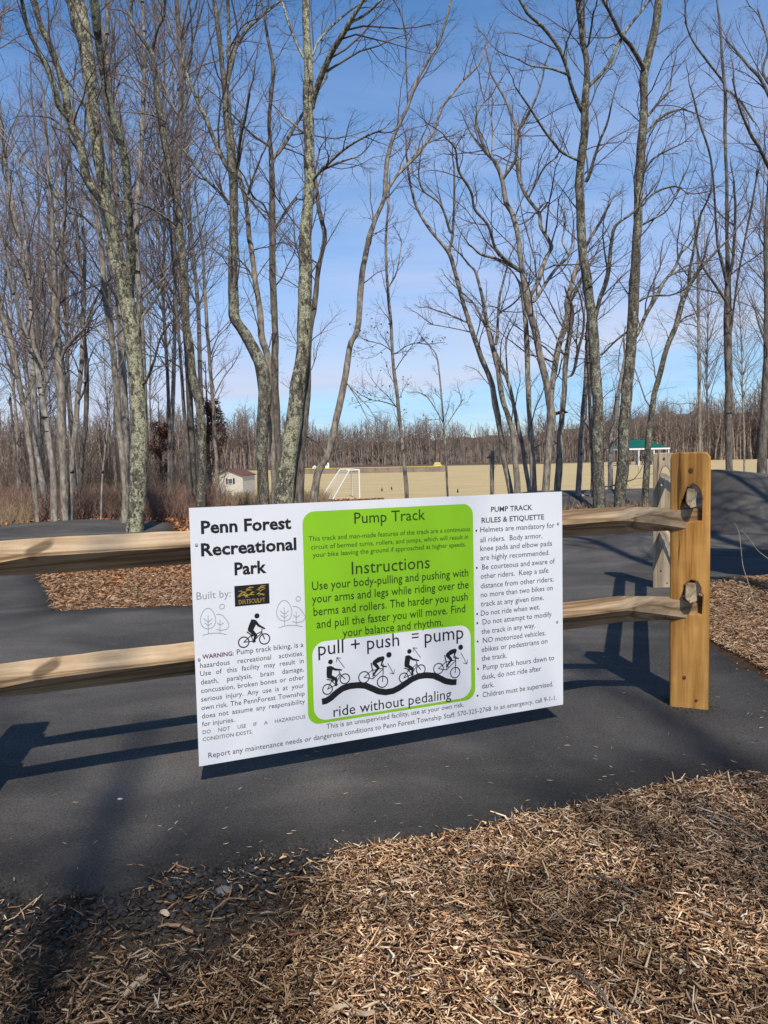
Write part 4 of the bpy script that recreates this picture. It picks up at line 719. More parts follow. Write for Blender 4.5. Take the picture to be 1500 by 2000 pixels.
traced('slim right hand stem of the close clump of pale trunks on the left', 14.2, ['138,1030,9 140,917,10 150,800,10 155,750,9 160,680,8 163,600,7 165,500,6 160,400,5 163,300,4 168,200,3', '152,790,4 165,760,4 172,700,3'], 'bark_birch', 28, 1.0)
traced('dark thin tree right behind the clump of pale trunks', 16.5, ['151,995,8 160,900,9 167,833,9 170,733,9 163,633,8 160,550,7 150,450,6 140,350,5 132,250,4', '165,650,4 180,600,4 200,560,3'], 'bark_dark', 29, 1.0)
traced('very thin pale sapling left of the spotted trunk', 14.3, ['197,1030,4 200,933,4 213,810,3 214,760,2'], 'bark_birch', 30, .7, lo=.4, tl=.6)
traced('slim grey tree with dark spots and a drooping limb to its left', 13.7, ['242,1032,16 245,967,14 237,883,12 230,800,11 223,717,12 217,650,11 207,583,11 200,517,10 196,467,9 185,400,8 170,330,6 150,260,5 140,170,4', '210,663,5 195,650,5 180,640,4 150,637,4 117,623,4 83,597,3 50,560,3 20,520,2', '200,520,4 215,480,4 235,440,3', '192,450,4 165,425,4 120,390,4 75,350,3 40,310,3 0,260,2', '193,460,3 150,410,3 100,360,3 50,310,3 0,245,2'], 'bark', 31, 1.1)
traced('grey stem standing behind the wavy tree near the left edge of the sign', 16.5, ['371,1000,10 367,900,8 360,800,7 353,700,6 345,600,6 338,520,5 330,430,4 320,340,3'], 'bark_dark', 32, 1.0)
traced('straight grey tree in front of the beige shed', 17, ['426,1000,9 423,900,8 417,800,7 407,667,7 400,567,6 397,500,5 390,450,4 385,400,4', '418,780,3 435,740,2 450,720,2', '410,700,3 425,660,2 445,640,2'], 'bark', 33, 1.2, lo=.3)
traced('small crooked dead snag at the far left', 15.5, ['45,1000,6 42,960,5 33,917,6 27,867,6 20,777,4', '33,917,3 40,890,3 36,870,2'], 'bark_dark', 34, .4, extend=0, tl=.4)
traced('short dark stump like stem left of the crooked tree', 16, ['961,985,8 961,890,8 961,884,7'], 'bark', 35, .3, extend=0, tl=.25, lo=.5)
# ------------------------------------------------------------------ woods on the left: prototypes and copies
def generic(name, H, r, seed, mt='bark', tm='twig', nb=34, counts=(6, 4), lo=.3, spread=1., rmin=.005):
    rg = np.random.default_rng(seed); ts = np.linspace(0, 1, 9); lx = np.cumsum(rg.normal(0, .045*H/9, 9)); ly = np.cumsum(rg.normal(0, .045*H/9, 9))
    P = np.stack([lx-lx[0], ly-ly[0], ts*H-.15], 1); R = r*(1-.88*ts)**.85; Q = smooth_line(np.concatenate([P, R[:, None]], 1), 3); V, F = tubes(Q[None, :, :3], np.maximum(Q[None, :, 3], .004), 7)
    t = rg.uniform(lo, .98, nb); i = np.minimum((t*(len(Q)-1)).astype(int), len(Q)-2); p = Q[i, :3]; a = rg.uniform(0, 6.28, nb); d = np.stack([np.cos(a)*.62*spread, np.sin(a)*.62*spread, np.full(nb, .85)], 1)+rg.normal(0, .08, (nb, 3)); L = H*.26*(1.2-t)*rg.uniform(.6, 1.3, nb)
    V2, F2, tips = foliage_levels(p, d, L, np.minimum(Q[i, 3]*.55, .020), rg, counts=counts, rmin=rmin, up=.08, curl=.15, k=(5, 3, 2))
    return mesh_np('trunk', V, F, M[mt], True), mesh_np('crown', V2, F2, M[tm])
protos = [generic('p', 15+rng.uniform(-2, 3),   .055+.018*(i % 3), 40+i, ['bark_wood', 'bark_dark', 'bark_birch', 'bark_wood', 'bark'][i], nb=44, counts=(7, 5), rmin=.0034, tm='twig_wood') for i in range(5)]
def put(x, y, pi, s, rz, label, group, name='bare_tree', prot=None):
    r_ = empty(name, (x, y, float(terr(x, y))), rz); r_.scale = (s, s, s*random.uniform(.9, 1.12)); tag(r_, label, 'tree', group); r_.rotation_euler = (random.uniform(-.04, .04), random.uniform(-.04, .04), rz); t_, c_ = (prot or protos)[pi]; obj('trunk', t_, r_); obj('crown', c_, r_)
spots = []; rgp = np.random.default_rng(5)
while len(spots) < 38:
    px = rgp.uniform(-160, 455); Y = 17+30*rgp.uniform(0, 1)**1.1
    if px > 330 and Y > 30: continue
    x = (px-750)/1500*Y
    if all((x-a)**2+(Y-b_)**2 > .5 for a, b_, _ in spots): spots.append((x, Y, px))
for i, (x, Y, px) in enumerate(spots): put(x, Y, i % 5, rgp.uniform(.75, 1.2), rgp.uniform(0, 6.28), 'thin bare tree among the crowded trunks of the wood behind the left rails', 'thin trees crowding the wood on the left')
for px, Y, s_, lab in ((1385, 30, .8, 'thin tree between the young tree and the dark several leader tree'), (1455, 34, .85, 'thin tree in the gap right of the dark several leader tree'), (1520, 26, 1., 'thin tree whose branches reach in from the right edge'), (1570, 22, 1., 'tree standing outside the right edge of the frame')):
    put((px-750)/1500*Y, Y, int(px) % 5, s_, px, lab, 'thin trees beyond the berms')
# oak that keeps its rust brown leaves, by the shed
rg = np.random.default_rng(77); tm_, cm_ = generic('o', 4.6, .07, 91, 'bark_dark', nb=30, counts=(6, 4), lo=.12, spread=1.3)
for px, Y, s_, lab in ((412, 24, 1., 'small oak keeping rust brown leaves left of the beige shed'), (318, 26, .85, 'shrubby oak with brown leaves deep in the left wood'), (1415, 200, .1, None)):
    if lab is None: continue
    x = (px-750)/1500*Y; r_ = empty('oak_tree', (x, Y, float(terr(x, Y)))); r_.scale = (s_,)*3; tag(r_, lab, 'tree'); obj('trunk', tm_, r_); obj('crown', cm_, r_)
    n = 3200; k = np.zeros(len(cm_.vertices)*3); cm_.vertices.foreach_get('co', k); k = k.reshape(-1, 3); k = k[(k[:, 2] < 3.3)]; k = k[rg.choice(len(k), n)]+rg.normal(0, .05, (n, 3))
    V, F, c_ = leafs(k, rg.uniform(.03, .06, n), pal(n, np.array([[.16, .055, .035], [.22, .08, .045], [.10, .04, .03]]), np.ones(3)), np.zeros(n)); obj('leaves', mesh_np('leaves', V, F, M['leaves'], False, c_), r_)
# brush thicket under the left wood
def brush(n, fx, fy, hl, label, colr, seed, rmin=.004):
    rg = np.random.default_rng(seed); px = rg.uniform(*fx, n); Y = fy[0]+(fy[1]-fy[0])*rg.uniform(0, 1, n)**1.3; x = (px-750)/1500*Y; z = terr(x, Y); p = np.stack([x, Y, z-.03], 1); d = rg.normal(0, .33, (n, 3))+np.array([0, 0, 1])
    ok = asp_s(p[:, :2]) < -.1; p, d = p[ok], d[ok]; n = len(p)
    V, F, t = foliage_levels(p, d, rg.uniform(*hl, n), np.full(n, rmin*1.4), rg, counts=(4,), k=(4, 3), lf=(.6,), ang=30, rmin=rmin, sides=(3, 3)); o = obj('brush', mesh_np('brush', V, F, colr)); tag(o, label, 'brush', kind='stuff')
M['brush_red'] = plain('reddish_brush', (.23, .145, .105), .95, .1, .55, 1.2); M['brush_tan'] = plain('tan_dry_grass', (.34, .25, .15), .95, .1, .3, 3)
brush(5200, (-150, 430), (15.2, 32), (.2, .8), 'reddish brown brush filling the floor of the left wood', M['brush_red'], 3, .005)
M['thicket'] = plain('grey_brown_thicket', (.20, .15, .115), .95, .1, .5, .6)
brush(4200, (-220, 405), (30, 62), (1.2, 3.2), 'grey brown thicket closing the back of the left wood', M['thicket'], 8, .011)
brush(2600, (-150, 60), (11.5, 18), (.15, .5), 'tan dry grass and stems at the far left beside the asphalt', M['brush_tan'], 4, .004)
brush(1500, (440, 640), (19, 26), (.15, .45), 'tan dry grass at the near edge of the field behind the sign', M['brush_tan'], 5, .004)
brush(500, (1090, 1290), (12.2, 15.5), (.08, .3), 'dry weed stems among the berms behind the end post', M['brush_tan'], 6, .003)
# ------------------------------------------------------------------ far wood
def far_wood(n, seed, yf, xr, Hr, twigs):
    rg = np.random.default_rng(seed); px = rg.uniform(*xr, n); Y = yf(px)+rg.uniform(0, 1, n)**1.3*60; x = (px-750)/1500*Y; z = terr(x, Y)
    H = rg.uniform(*Hr, n)*(1.15+.40*ss((px-1080)/300)+.25*ss((px-1420)/120))*(1+.22*fbm(px*.012, px*0, 3, seed)*2); p = np.stack([x, Y, z-.2], 1); d = rg.normal(0, .05, (n, 3))+np.array([0, 0, 1]); P, R = grow(p, d, H*.84, H*.0125, 5, .045, .03, rg)
    T = tubes(P, R, 4); q, d, L, r = kids(P, R, twigs, .34, 1., 48, .30, rg, H); r = np.maximum(r, .045); P2, R2 = grow(q, d, L, r, 3, .14, .08, rg); T2 = tubes(P2, R2, 3)
    q, d, L, r = kids(P2, R2, 4, .2, 1., 40, .55, rg, L); r = np.full(len(r), .030); P3, R3 = grow(q, d, L, r, 2, .16, .08, rg); return T, T2, tubes(P3, R3, 3)
def yf1(px): return np.interp(px, [-400, 380, 700, 1000, 1200, 1600, 1900], [150, 230, 300, 262, 235, 205, 170])
def tj(Ts):
    o = 0; a = []; b_ = []
    for V, F in Ts: a.append(V); b_.append(F+o); o += len(V)
    return np.concatenate(a), np.concatenate(b_)
t1, t2, t3 = far_wood(2100, 12, yf1, (-500, 1900), (12.5, 18.5), 11)
V, F = t1; o = obj('far_wood', mesh_np('far_wood_trunks', V, F, M['far_trunk'], True)); tag(o, 'pale trunks of the leafless wood lining the far side of the field', 'wood', kind='stuff')
V, F = tj([t2, t3]); o = obj('far_wood', mesh_np('far_wood_crowns', V, F, M['twig_far'])); tag(o, 'grey brown crowns of the leafless wood beyond the field', 'wood', kind='stuff')
t1, t2, t3 = far_wood(260, 13, lambda p_: yf1(p_)*0+330-.02*p_, (380, 760), (13, 16), 9)
M['evergreen'] = plain('evergreen_mass', (.035, .05, .03), .95, .1, .4, .2)
V, F = tj([t2, t3]); o = obj('far_wood', mesh_np('far_wood_left', V, F, M['twig_far'])); tag(o, 'hazy far wood behind the beige shed', 'wood', kind='stuff')
xs = np.linspace(-420, 420, 200); ys = np.linspace(0, 1, 14)
X, T_ = np.meshgrid(xs, ys); pxx = np.clip(750+X/280*1500, -400, 1900); Yb = yf1(pxx)+16+T_*120; hz_ = terr(X, Yb)+(11.6+4.4*ss((pxx-1080)/260)+3.*fbm(X*.03, X*0, 3, 5))*ss(T_*2.4)+3.4*fbm(X*.25, Yb*.2, 3, 8)*ss(T_*2.4)-.5
V = np.stack([X, Yb, hz_], -1).reshape(-1, 3); i = np.arange(X.size).reshape(X.shape); F = np.stack([i[:-1, :-1], i[:-1, 1:], i[1:, 1:], i[1:, :-1]], -1).reshape(-1, 4)
M['hill'] = plain('wooded_rise', (.13, .098, .078), .98, .05, .4, .12); g = obj('hill', mesh_np('hill', V, F, M['hill'], True)); tag(g, kind='structure')
# ------------------------------------------------------------------ things on the field
def gp(px, Y): x = (px-750)/1500*Y; return x, Y, float(terr(x, Y))
# beige shed
x, y, z = gp(461, 66); shed = empty('shed', (x, y, z), -.12); tag(shed, 'small beige shed with a brown red gable roof beside the leaf keeping oak', 'shed')
mb = MB(); W2_, D, Hw, Ha = 1.22, 3.6, 1.62, 2.12
V = [(-W2_, -D/2, 0), (W2_, -D/2, 0), (W2_, -D/2, Hw), (0, -D/2, Ha), (-W2_, -D/2, Hw), (-W2_, D/2, 0), (W2_, D/2, 0), (W2_, D/2, Hw), (0, D/2, Ha), (-W2_, D/2, Hw)]
mb.add(V, [(0, 1, 2, 3, 4), (9, 8, 7, 6, 5), (1, 6, 7, 2), (0, 4, 9, 5)]); mb.build('wall', M['siding'], shed)
for sx in (-1, 1):
    a = math.atan2(Ha-Hw, W2_); mb = MB(); mb.box((sx*W2_*.53, 0, (Hw+Ha)/2+.03), (W2_*1.2, D+.3, .05), Matrix.Rotation(a*sx, 3, 'Y')); mb.build('roof', M['roof_red'], shed)
w_ = MB().box((.16, -D/2-.02, 1.18), (.42, .04, .46)).build('window', M['white_paint'], shed); MB().box((.16, -D/2-.045, 1.18), (.34, .02, .38)).build('pane', M['glass'], w_)
for sx in (-.14, .46): MB().box((sx, -D/2-.02, 1.18), (.15, .03, .46)).build('shutter', M['dark'], shed)
# soccer goal
x, y, z = gp(703, 53); x0 = gp(641, 53)[0]; goal = empty('soccer_goal', (x, y, z)); tag(goal, 'white soccer goal with slack netting on the field behind the sign', 'soccer goal')
def tube(name, pts, r, mtl, par):
    mb = MB()
    for a, b_ in zip(pts, pts[1:]): mb.bar(a, b_, r, 6)
    return mb.build(name, mtl, par)
Wg, Hg, Dg = -3.6, 2.05, 2.0; sk = .0
fr = [(0, 0, 0), (0, 0, Hg), (-1.1, 2.6, Hg), (-1.1, 2.6, 0)]
tube('goal_post', [(0, 0, 0), (0, 0, Hg)], .05, M['white_paint'], goal); tube('goal_post', [(-.75, 5.2, 0), (-.75, 5.2, Hg)], .05, M['white_paint'], goal)
tube('crossbar', [(0, 0, Hg), (-.75, 5.2, Hg)], .05, M['white_paint'], goal)
tube('top_bar', [(0, 0, Hg), (-.85, 0, Hg)], .035, M['white_paint'], goal); tube('top_bar', [(-.75, 5.2, Hg), (-1.6, 5.2, Hg)], .035, M['white_paint'], goal)
tube('back_stay', [(-.65, 0, Hg), (-1.9, .1, 0)], .045, M['white_paint'], goal); tube('back_stay', [(-1.6, 5.2, Hg), (-3.0, 5.2, 0)], .045, M['white_paint'], goal); tube('ground_bar', [(-1.9, .1, .04), (-3.0, 5.2, .04)], .04, M['white_paint'], goal); tube('ground_bar', [(0, 0, .04), (-1.9, .1, .04)], .03, M['white_paint'], goal)
nv = []; nb_ = MB()
def lerp3(a, b_, t): return tuple(a[i]*(1-t)+b_[i]*t for i in range(3))
for k in range(25):
    t = k/24; a = lerp3((-.65, 0, Hg), (-1.6, 5.2, Hg), t); b_ = lerp3((-1.9, .1, 0), (-3., 5.2, 0), t); nb_.bar(a, lerp3(a, b_, .55), .0032, 3); nb_.bar(lerp3(a, b_, .55), (b_[0]+.25, b_[1], .1), .0032, 3)
for k in range(13):
    t = k/12; nb_.bar(lerp3((-.65, 0, Hg), (-1.9, .1, 0), t), lerp3((-1.6, 5.2, Hg), (-3., 5.2, 0), t), .0032, 3); nb_.bar((0, 0, Hg*(1-t)), lerp3((-.65, 0, Hg), (-1.9, .1, 0), t), .0032, 3)
nb_.build('net', M['net'], goal)
# pavilion
x, y, z = gp(1247, 158); pav = empty('pavilion', (x, y, z), .12); tag(pav, 'open picnic pavilion with a green hipped metal roof at the far side of the field', 'pavilion')
w2, d2_, he, hr = 4.9, 4.0, 3.5, 5.25
V = [(-w2, -d2_, he), (w2, -d2_, he), (w2, d2_, he), (-w2, d2_, he), (-1.0, 0, hr), (1.0, 0, hr)]
MB().add(V, [(0, 1, 5, 4), (1, 2, 5), (2, 3, 4, 5), (3, 0, 4), (3, 2, 1, 0)]).build('roof', M['roof_green'], pav)
mb = MB()
for a, b_ in (((-w2, -d2_), (w2, -d2_)), ((w2, -d2_), (w2, d2_)), ((w2, d2_), (-w2, d2_)), ((-w2, d2_), (-w2, -d2_))):
    c0 = ((a[0]+b_[0])/2, (a[1]+b_[1])/2, he-.16); mb.box(c0, (abs(a[0]-b_[0])+.06 or .1, abs(a[1]-b_[1])+.06 or .1, .3))
mb.build('fascia', M['white_paint'], pav)
for sx in (-4.7, -1.6, 1.6, 4.7):
    for sy in (-3.8, 3.8): MB().box((sx, sy, he/2-.2), (.2, .2, he-.2)).build('pillar', M['white_paint'], pav)
MB().box((0, 0, .0), (9.6, 8, .16)).build('slab', M['siding'], pav)
def ptable(px, Y, lab):
    x, y, z = gp(px, Y); r_ = empty('picnic_table', (x, y, z+(.08 if Y > 155 else 0)), random.uniform(0, .4)); tag(r_, lab, 'picnic table', 'picnic tables at the pavilion'); MB().box((0, 0, .74), (1.8, .75, .06)).build('tabletop', M['dark'], r_)
    for sy in (-.65, .65): MB().box((0, sy, .44), (1.8, .26, .05)).build('bench', M['dark'], r_)
    for sx in (-.65, .65):
        b_ = MB(); b_.bar((sx, -.6, 0), (sx, .25, .72), .05, 4); b_.bar((sx, .6, 0), (sx, -.25, .72), .05, 4); b_.bar((sx, -.65, .4), (sx, .65, .4), .04, 4); b_.build('leg', M['dark'], r_)
for px, lab in ((1238, 'dark picnic table under the left of the pavilion roof'), (1262, 'dark picnic table in the middle of the pavilion'), (1279, 'dark picnic table at the right end of the pavilion'), (1200, 'dark picnic table standing outside left of the pavilion')): ptable(px, 157.5, lab)
# outfield fence with a yellow cap
fe = empty('outfield_fence', gp(720, 150)); tag(fe, 'low outfield fence with a yellow top rail across the far field', 'fence')
bx, by, bz = fe.location; pts = []
for px in np.linspace(585, 872, 24): Yq = 150-.02*(px-585); xq, yq, zq = gp(px, Yq); pts.append((xq-bx, yq-by, zq-bz))
mp_ = MB(); mc = MB()
for a, b_ in zip(pts, pts[1:]):
    mp_.add([(a[0], a[1], a[2]), (b_[0], b_[1], b_[2]), (b_[0], b_[1], b_[2]+.95), (a[0], a[1], a[2]+.95), (a[0], a[1]+.03, a[2]), (b_[0], b_[1]+.03, b_[2]), (b_[0], b_[1]+.03, b_[2]+.95), (a[0], a[1]+.03, a[2]+.95)], [(0, 1, 2, 3), (7, 6, 5, 4), (3, 2, 6, 7), (0, 3, 7, 4), (1, 5, 6, 2)])
    mc.bar((a[0], a[1], a[2]+1.02), (b_[0], b_[1], b_[2]+1.02), .075, 6)
M['fence_fabric'] = plain('fence_fabric', (.25, .20, .15), .9, .1, .2, .5)
mp_.build('fence_panel', M['fence_fabric'], fe); mc.build('top_rail', M['yellow'], fe)
for a in pts[::2]: MB().bar((a[0], a[1]-.05, a[2]), (a[0], a[1]-.05, a[2]+1.1), .04, 5).build('fence_pole', M['mesh'], fe)
# yellow bleachers at the end of it, a small white house and a parked trailer
bl = empty('bleachers', gp(857, 156)); tag(bl, 'small pale yellow bleachers at the right end of the outfield fence', 'bleachers')
for k in range(4): MB().box((0, k*.55, .35+k*.38), (2.3-.35*k, .5, .30)).build('bench', plain('pale_yellow_paint', (.62, .52, .20), .6), bl) if k == 0 else MB().box((0, k*.55, .35+k*.38), (2.3-.35*k, .5, .30)).build('bench', bl.children[0].data.materials[0], bl)
for sx in (-.9, .9): MB().box((sx, .8, .5), (.12, 1.8, 1.0)).build('bleacher_leg', M['mesh'], bl)
def house(px, Y, w, h, lab, mtl):
    r_ = empty('house', gp(px, Y)); tag(r_, lab, 'house'); V = [(-w, 0, 0), (w, 0, 0), (w, 0, h), (0, 0, h*1.55), (-w, 0, h), (-w, 6, 0), (w, 6, 0), (w, 6, h), (0, 6, h*1.55), (-w, 6, h)]
    MB().add([(a_, b_*.25, c_) for a_, b_, c_ in V], [(0, 1, 2, 3, 4), (9, 8, 7, 6, 5), (1, 6, 7, 2), (0, 4, 9, 5)]).build('wall', mtl, r_)
    for s_ in (-1, 1): MB().box((s_*w*.52, .75, h*1.29), (w*1.2, 1.7, .05), Matrix.Rotation(math.atan2(h*.55, w)*s_, 3, 'Y')).build('roof', M['roof_red'] if s_ else M['dark'], r_)
    MB().box((0, -.03, h*.75), (w*.4, .06, h*.3)).build('window', M['glass'], r_)
house(617, 200, .6, .85, 'small white gabled building at the edge of the far wood', M['white_paint']); house(641, 205, .5, 1.6, 'white hut half hidden behind the snaking tree trunk', M['white_paint'])
dg = empty('dugout', gp(40, 52)); tag(dg, 'low blue grey block building glimpsed through the trunks at the far left', 'building'); MB().box((0, 0, .75), (4.6, 2.4, 1.5)).build('wall', M['bluegrey'], dg); MB().box((0, -.1, 1.56), (4.9, 2.9, .14)).build('roof', M['dark'], dg)
MB().box((-2.2, -1.23, .7), (.12, .06, 1.4)).build('door_frame', M['white_paint'], dg)
for px, Y, lab in ((747, 66, 'small dark marker on the dry field, left one of the pair by the goal'), (766, 68, 'small dark marker on the dry field, right one of the pair by the goal'), (895, 60, 'small dark marker alone on the field right of the thin sapling')):
    r_ = empty('field_marker', gp(px, Y)); tag(r_, lab, 'marker', 'small markers on the field'); MB().bar((0, 0, 0), (0, 0, .28), .08, 8, .03).build('cone', M['dark'], r_)
rp = empty('fence_stake', gp(1406, 42)); tag(rp, 'thin dark stake standing in the field right of the end post', 'stake'); MB().bar((0, 0, 0), (0, 0, .95), .02, 6).build('stake', M['dark'], rp); MB().bar((-.1, 0, .9), (.1, 0, .9), .015, 5).build('crosspiece', M['dark'], rp)
# unseen portable toilet added right of the frame to throw the dip's black shadow
pt = empty('added_shadow_caster', (4.15, 6.15, 0), .0); pt.rotation_euler = (0, 0, -.28); tag(pt, 'unseen portable toilet added right of the frame to cast the dark shadow', 'added shadow caster')
b_ = MB().box((0, 0, 1.05), (1.25, 1.25, 2.1)); b_.build('cabin', M['toilet'], pt); V = [(-.66, -.66, 2.1), (.66, -.66, 2.1), (.66, .66, 2.1), (-.66, .66, 2.1), (-.5, -.5, 2.28), (.5, -.5, 2.28), (.5, .5, 2.28), (-.5, .5, 2.28)]
MB().add(V, [(0, 1, 5, 4), (1, 2, 6, 5), (2, 3, 7, 6), (3, 0, 4, 7), (4, 5, 6, 7), (3, 2, 1, 0)]).build('roof', M['white_paint'], pt); dr = MB().box((0, -.64, 1.02), (.8, .04, 1.85)).build('door', M['bluegrey'], pt); MB().box((.3, -.67, 1.0), (.05, .04, .16)).build('handle', M['dark'], dr)
# ------------------------------------------------------------------ unseen trees added behind the photographer to throw the soft shadows
def shade_tree(x, y, H, r, seed, label, lo=.5, nb=26, lean=(0, 0), spread=1.):
    t_, c_ = generic('s', H, r, seed, 'bark', nb=nb, counts=(6, 4), lo=lo, rmin=.006, spread=spread); r_ = empty('bare_tree', (x, y, 0)); r_.rotation_euler = (lean[1], lean[0], 0); tag(r_, label, 'tree', 'unseen bare trees added to throw shadows'); obj('trunk', t_, r_); obj('crown', c_, r_)
def behind(gx, gy, h): k = h/math.tan(SUN_EL); return gx-SH[0]*k, gy-SH[1]*k
for gx, gy, h, H, r, sd in ((-.66, 1.5, 13.5, 16.0, .21, 201), (1.45, 1.9, 13., 17, .09, 202), (-1.9, 1.3, 11, 14, .2, 203), (3.6, 9.8, 9., 14., .15, 204), (6.3, 10.5, 9, 15, .16, 205), (5.0, 9.6, 7, 12, .13, 207), (2.6, 9.0, 8, 12, .12, 208)):
    x, y = behind(gx, gy, h); shade_tree(x, y, H, r, sd, 'unseen bare tree added behind the photographer to throw soft shadows', spread=2.8 if gx > 3 else 1., lo=.35 if gx > 3 else .5, nb=34)
# ------------------------------------------------------------------ small things on the ground
def splinter(px, py, L, W, rz, mtl, label, name='wood_strip', cat='wood strip', curve=.15, lift=.014, group=None):
    p = flr(px, py, -.0); z = float(gz(np.array([[p[0], p[1]]]))[0])+lift; n = 9; V = []; F = []
    for i in range(n):
        t = i/(n-1)-.5; ww = W*(.35+.65*math.sin(math.pi*(i+.6)/(n+.2))); y_ = curve*L*(t*t*4-.3)+.03*L*math.sin(t*17); z_ = .012*math.sin(math.pi*(i/(n-1)))*L/.08
        V += [(t*L, y_-ww/2, z_), (t*L, y_+ww/2, z_), (t*L, y_+ww*.3, z_+W*.4), (t*L, y_-ww*.3, z_+W*.4)]
    for i in range(n-1):
        for q in range(4): F.append((i*4+q, i*4+(q+1) % 4, i*4+4+(q+1) % 4, i*4+4+q))
    F += [(3, 2, 1, 0), tuple(range((n-1)*4, n*4))]; mb = MB(); mb.v = V; mb.f = F; o = mb.build(name, mtl, None, (p[0], p[1], z)); o.rotation_euler = (0, 0, rz); tag(o, label, cat, group); return o
splinter(782, 1732, .052, .009, -.1, M['pale_wood'], 'pale flat wood strip lying in the mulch below the middle of the sign', curve=.03)
splinter(668, 1967, .060, .012, .25, M['pale_wood'], 'broad pale wood flake near the bottom edge, left of centre', curve=.05)
splinter(720, 1984, .065, .011, .1, M['pale_wood'], 'curled pale wood flake at the bottom edge beside the broad flake', curve=.30)
splinter(1375, 1795, .095, .008, -1.0, M['pale_wood'], 'long pale splinter pointing down right in the mulch at the right', curve=.04)
splinter(1452, 1852, .075, .006, -.8, M['pale_wood'], 'thinner pale splinter right below the long one at the right', curve=.06)
splinter(1055, 1878, .115, .007, -.35, M['bark_strip'], 'grey brown curved bark strip low in the middle of the mulch', curve=.25)
splinter(1215, 1795, .12, .004, 1.15, M['stalk'], 'thin upright straw of dead grass in the dark patch of mulch', curve=.1, lift=.03)
splinter(442, 1775, .14, .005, .85, M['bark_strip'], 'long bent strip of bark beside the grey stone', curve=-.18)
splinter(345, 1822, .11, .009, -.32, M['bark_strip'], 'brown strip of bark below the grey stone', curve=.03)
splinter(268, 1935, .075, .016, 1.1, M['pale_wood'], 'yellowish flake of wood standing near the lower left', curve=.1)
splinter(322, 1790, .030, .016, -.6, M['pale_wood'], 'small pale angular wood chip on the bare soil', curve=0)
splinter(1108, 1467, .022, .004, -.1, M['pale_wood'], 'small straw coloured fleck on the asphalt below the sign', curve=.1, lift=.036)
splinter(1195, 1735, .16, .006, -.75, M['bark_dark'], 'dark brown twig lying across the mulch right of centre', curve=.06, lift=.02)
splinter(955, 1690, .17, .006, .35, M['bark_dark'], 'dark curved twig near the edge of the mulch', curve=-.1, lift=.02)
splinter(880, 1790, .14, .005, -.8, M['bark_dark'], 'dark thin twig in the mulch below the sign', curve=.05, lift=.018)
splinter(1160, 1950, .20, .007, -1.1, M['bark_dark'], 'long dark twig near the bottom of the mulch', curve=.05, lift=.02)
def pebble(px, py, R, mtl, label, name='stone', flatk=1., dz=0):
    p = flr(px, py, 0.); rg = np.random.default_rng(int(px)); z = float(gz(np.array([[p[0], p[1]]]))[0]) if dz == 0 else dz
    bm = bmesh.new(); bmesh.ops.create_icosphere(bm, subdivisions=3, radius=R)
    for v in bm.verts:
        n_ = v.co.normalized(); k = 1+.22*float(fbm(np.array([n_.x*2.2+px]), np.array([n_.y*2.2+n_.z]), 3, 3)[0]); v.co = Vector((n_.x*R*1.1*k, n_.y*R*.8*k, n_.z*R*.65*flatk*k))
    me = bpy.data.meshes.new(name); bm.to_mesh(me); bm.free(); me.materials.append(mtl); o = obj(name, me, None, (p[0], p[1], z+R*.4*flatk)); tag(o, label, 'stone'); return o
M['grey_stone'] = plain('grey_stone', (.16, .155, .155), .9, .2, .4, 60)
pebble(436, 1735, .021, M['grey_stone'], 'rounded grey stone at the broken edge of the asphalt')
pebble(235, 1574, .0085, M['pebble'], 'white oval pebble lying on the asphalt left of the sign', 'pebble', .5, .023)
pebble(981, 1868, .005, M['pebble'], 'small white square chip of stone in the mulch', 'pebble', .8)
pebble(1470, 1955, .007, M['pebble'], 'white pebble at the lower right corner of the mulch', 'pebble', .9)
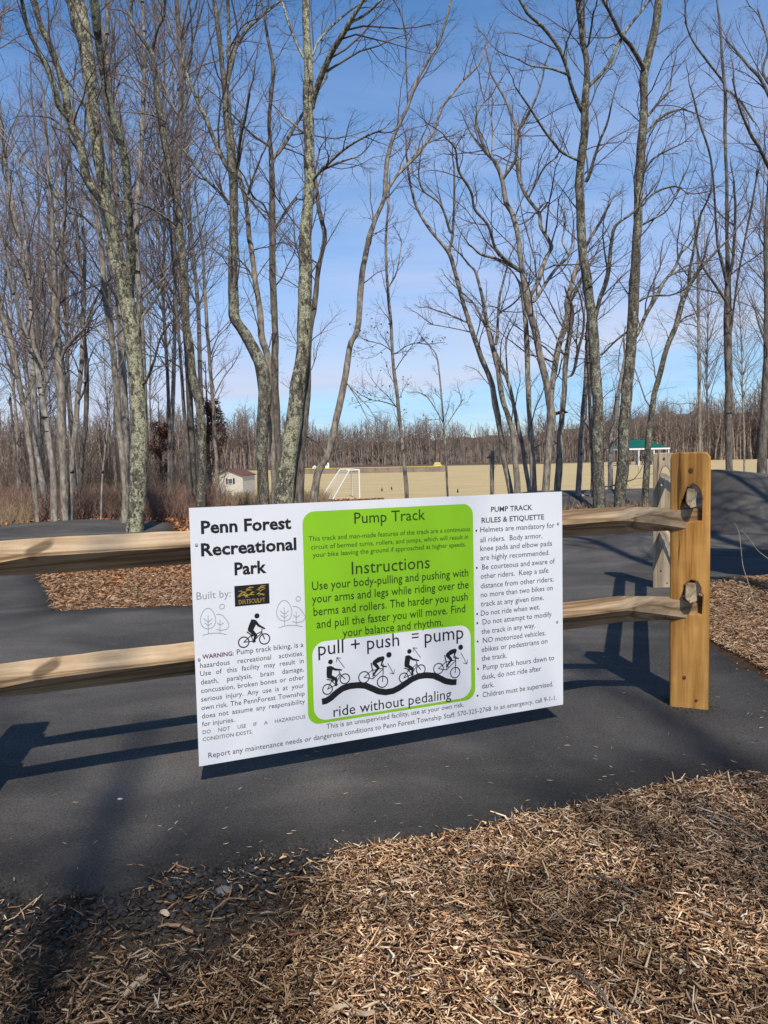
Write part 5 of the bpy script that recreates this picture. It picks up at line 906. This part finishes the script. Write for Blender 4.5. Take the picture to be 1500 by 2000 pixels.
def stalk(px, py, h, lx, label, seed, Y=None):
    rg = np.random.default_rng(seed); p = flr(px, py, 0.); z = float(gz(np.array([[p[0], p[1]]]))[0])-.005; r_ = empty('dry_stalk', (p[0], p[1], z)); tag(r_, label, 'dry stalk', 'dead grass stalks at the mulch edge')
    P = np.array([[0, 0, 0], [lx*.3, rg.normal(0, .004), h*.4], [lx*.75, rg.normal(0, .006), h*.75], [lx, rg.normal(0, .01), h]]); Q = smooth_line(P, 4); V, F = tubes(Q[None], np.linspace(.0016, .0007, len(Q))[None], 5); obj('stem', mesh_np('stem', V, F, M['stalk'], True), r_)
    if seed % 2: MB().bar(tuple(Q[-1]), tuple(Q[-1]+np.array([.002, 0, .012])), .0025, 5, .001).build('seed_head', M['stalk'], r_)
for i, (px, py, h, lx, lab) in enumerate(((970, 1612, .04, -.004, 'short upright stalk, leftmost at the edge of the mulch'), (1040, 1598, .05, -.035, 'pale stalk leaning left over the asphalt edge'), (1065, 1592, .035, -.005, 'short upright stalk between the leaning ones at the edge'), (1088, 1602, .065, -.006, 'tallest forked pale stalk with a seed head at the edge'), (1165, 1590, .07, -.03, 'pale stalk leaning left further along the edge'), (1425, 1560, .07, -.03, 'brown stalk at the edge under the end post'), (1490, 1570, .06, -.03, 'brown stalk near the right edge of the frame'))): stalk(px, py, h, lx, lab, i)
# bare weed stem arching beside the berm
Yw = 5.0; wr = empty('weed_stem', (*flr(1478, 1168)[:2]*1., .02)) if False else None
b0 = flr(1476, 1190, .05); r_ = empty('weed_stem', b0); tag(r_, 'thin bare weed stem arching over the mulch heap right of the end post', 'weed stem')
Yb = b0[1]; P = np.array([at(a, c_, Yb) for a, c_ in ((1476, 1190), (1462, 1140), (1451, 1105), (1446, 1060), (1442, 1035), (1434, 1020))])-b0; Q = smooth_line(P, 4); V, F = tubes(Q[None], np.linspace(.0035, .0012, len(Q))[None], 6); obj('stem', mesh_np('stem', V, F, M['stalk'], True), r_)
P = np.array([at(a, c_, Yb-.1) for a, c_ in ((1530, 1120), (1505, 1095), (1480, 1075), (1462, 1050), (1448, 1035))])-b0; Q = smooth_line(P, 4); V, F = tubes(Q[None], np.linspace(.003, .001, len(Q))[None], 6); obj('side_stem', mesh_np('side_stem', V, F, M['stalk'], True), r_)
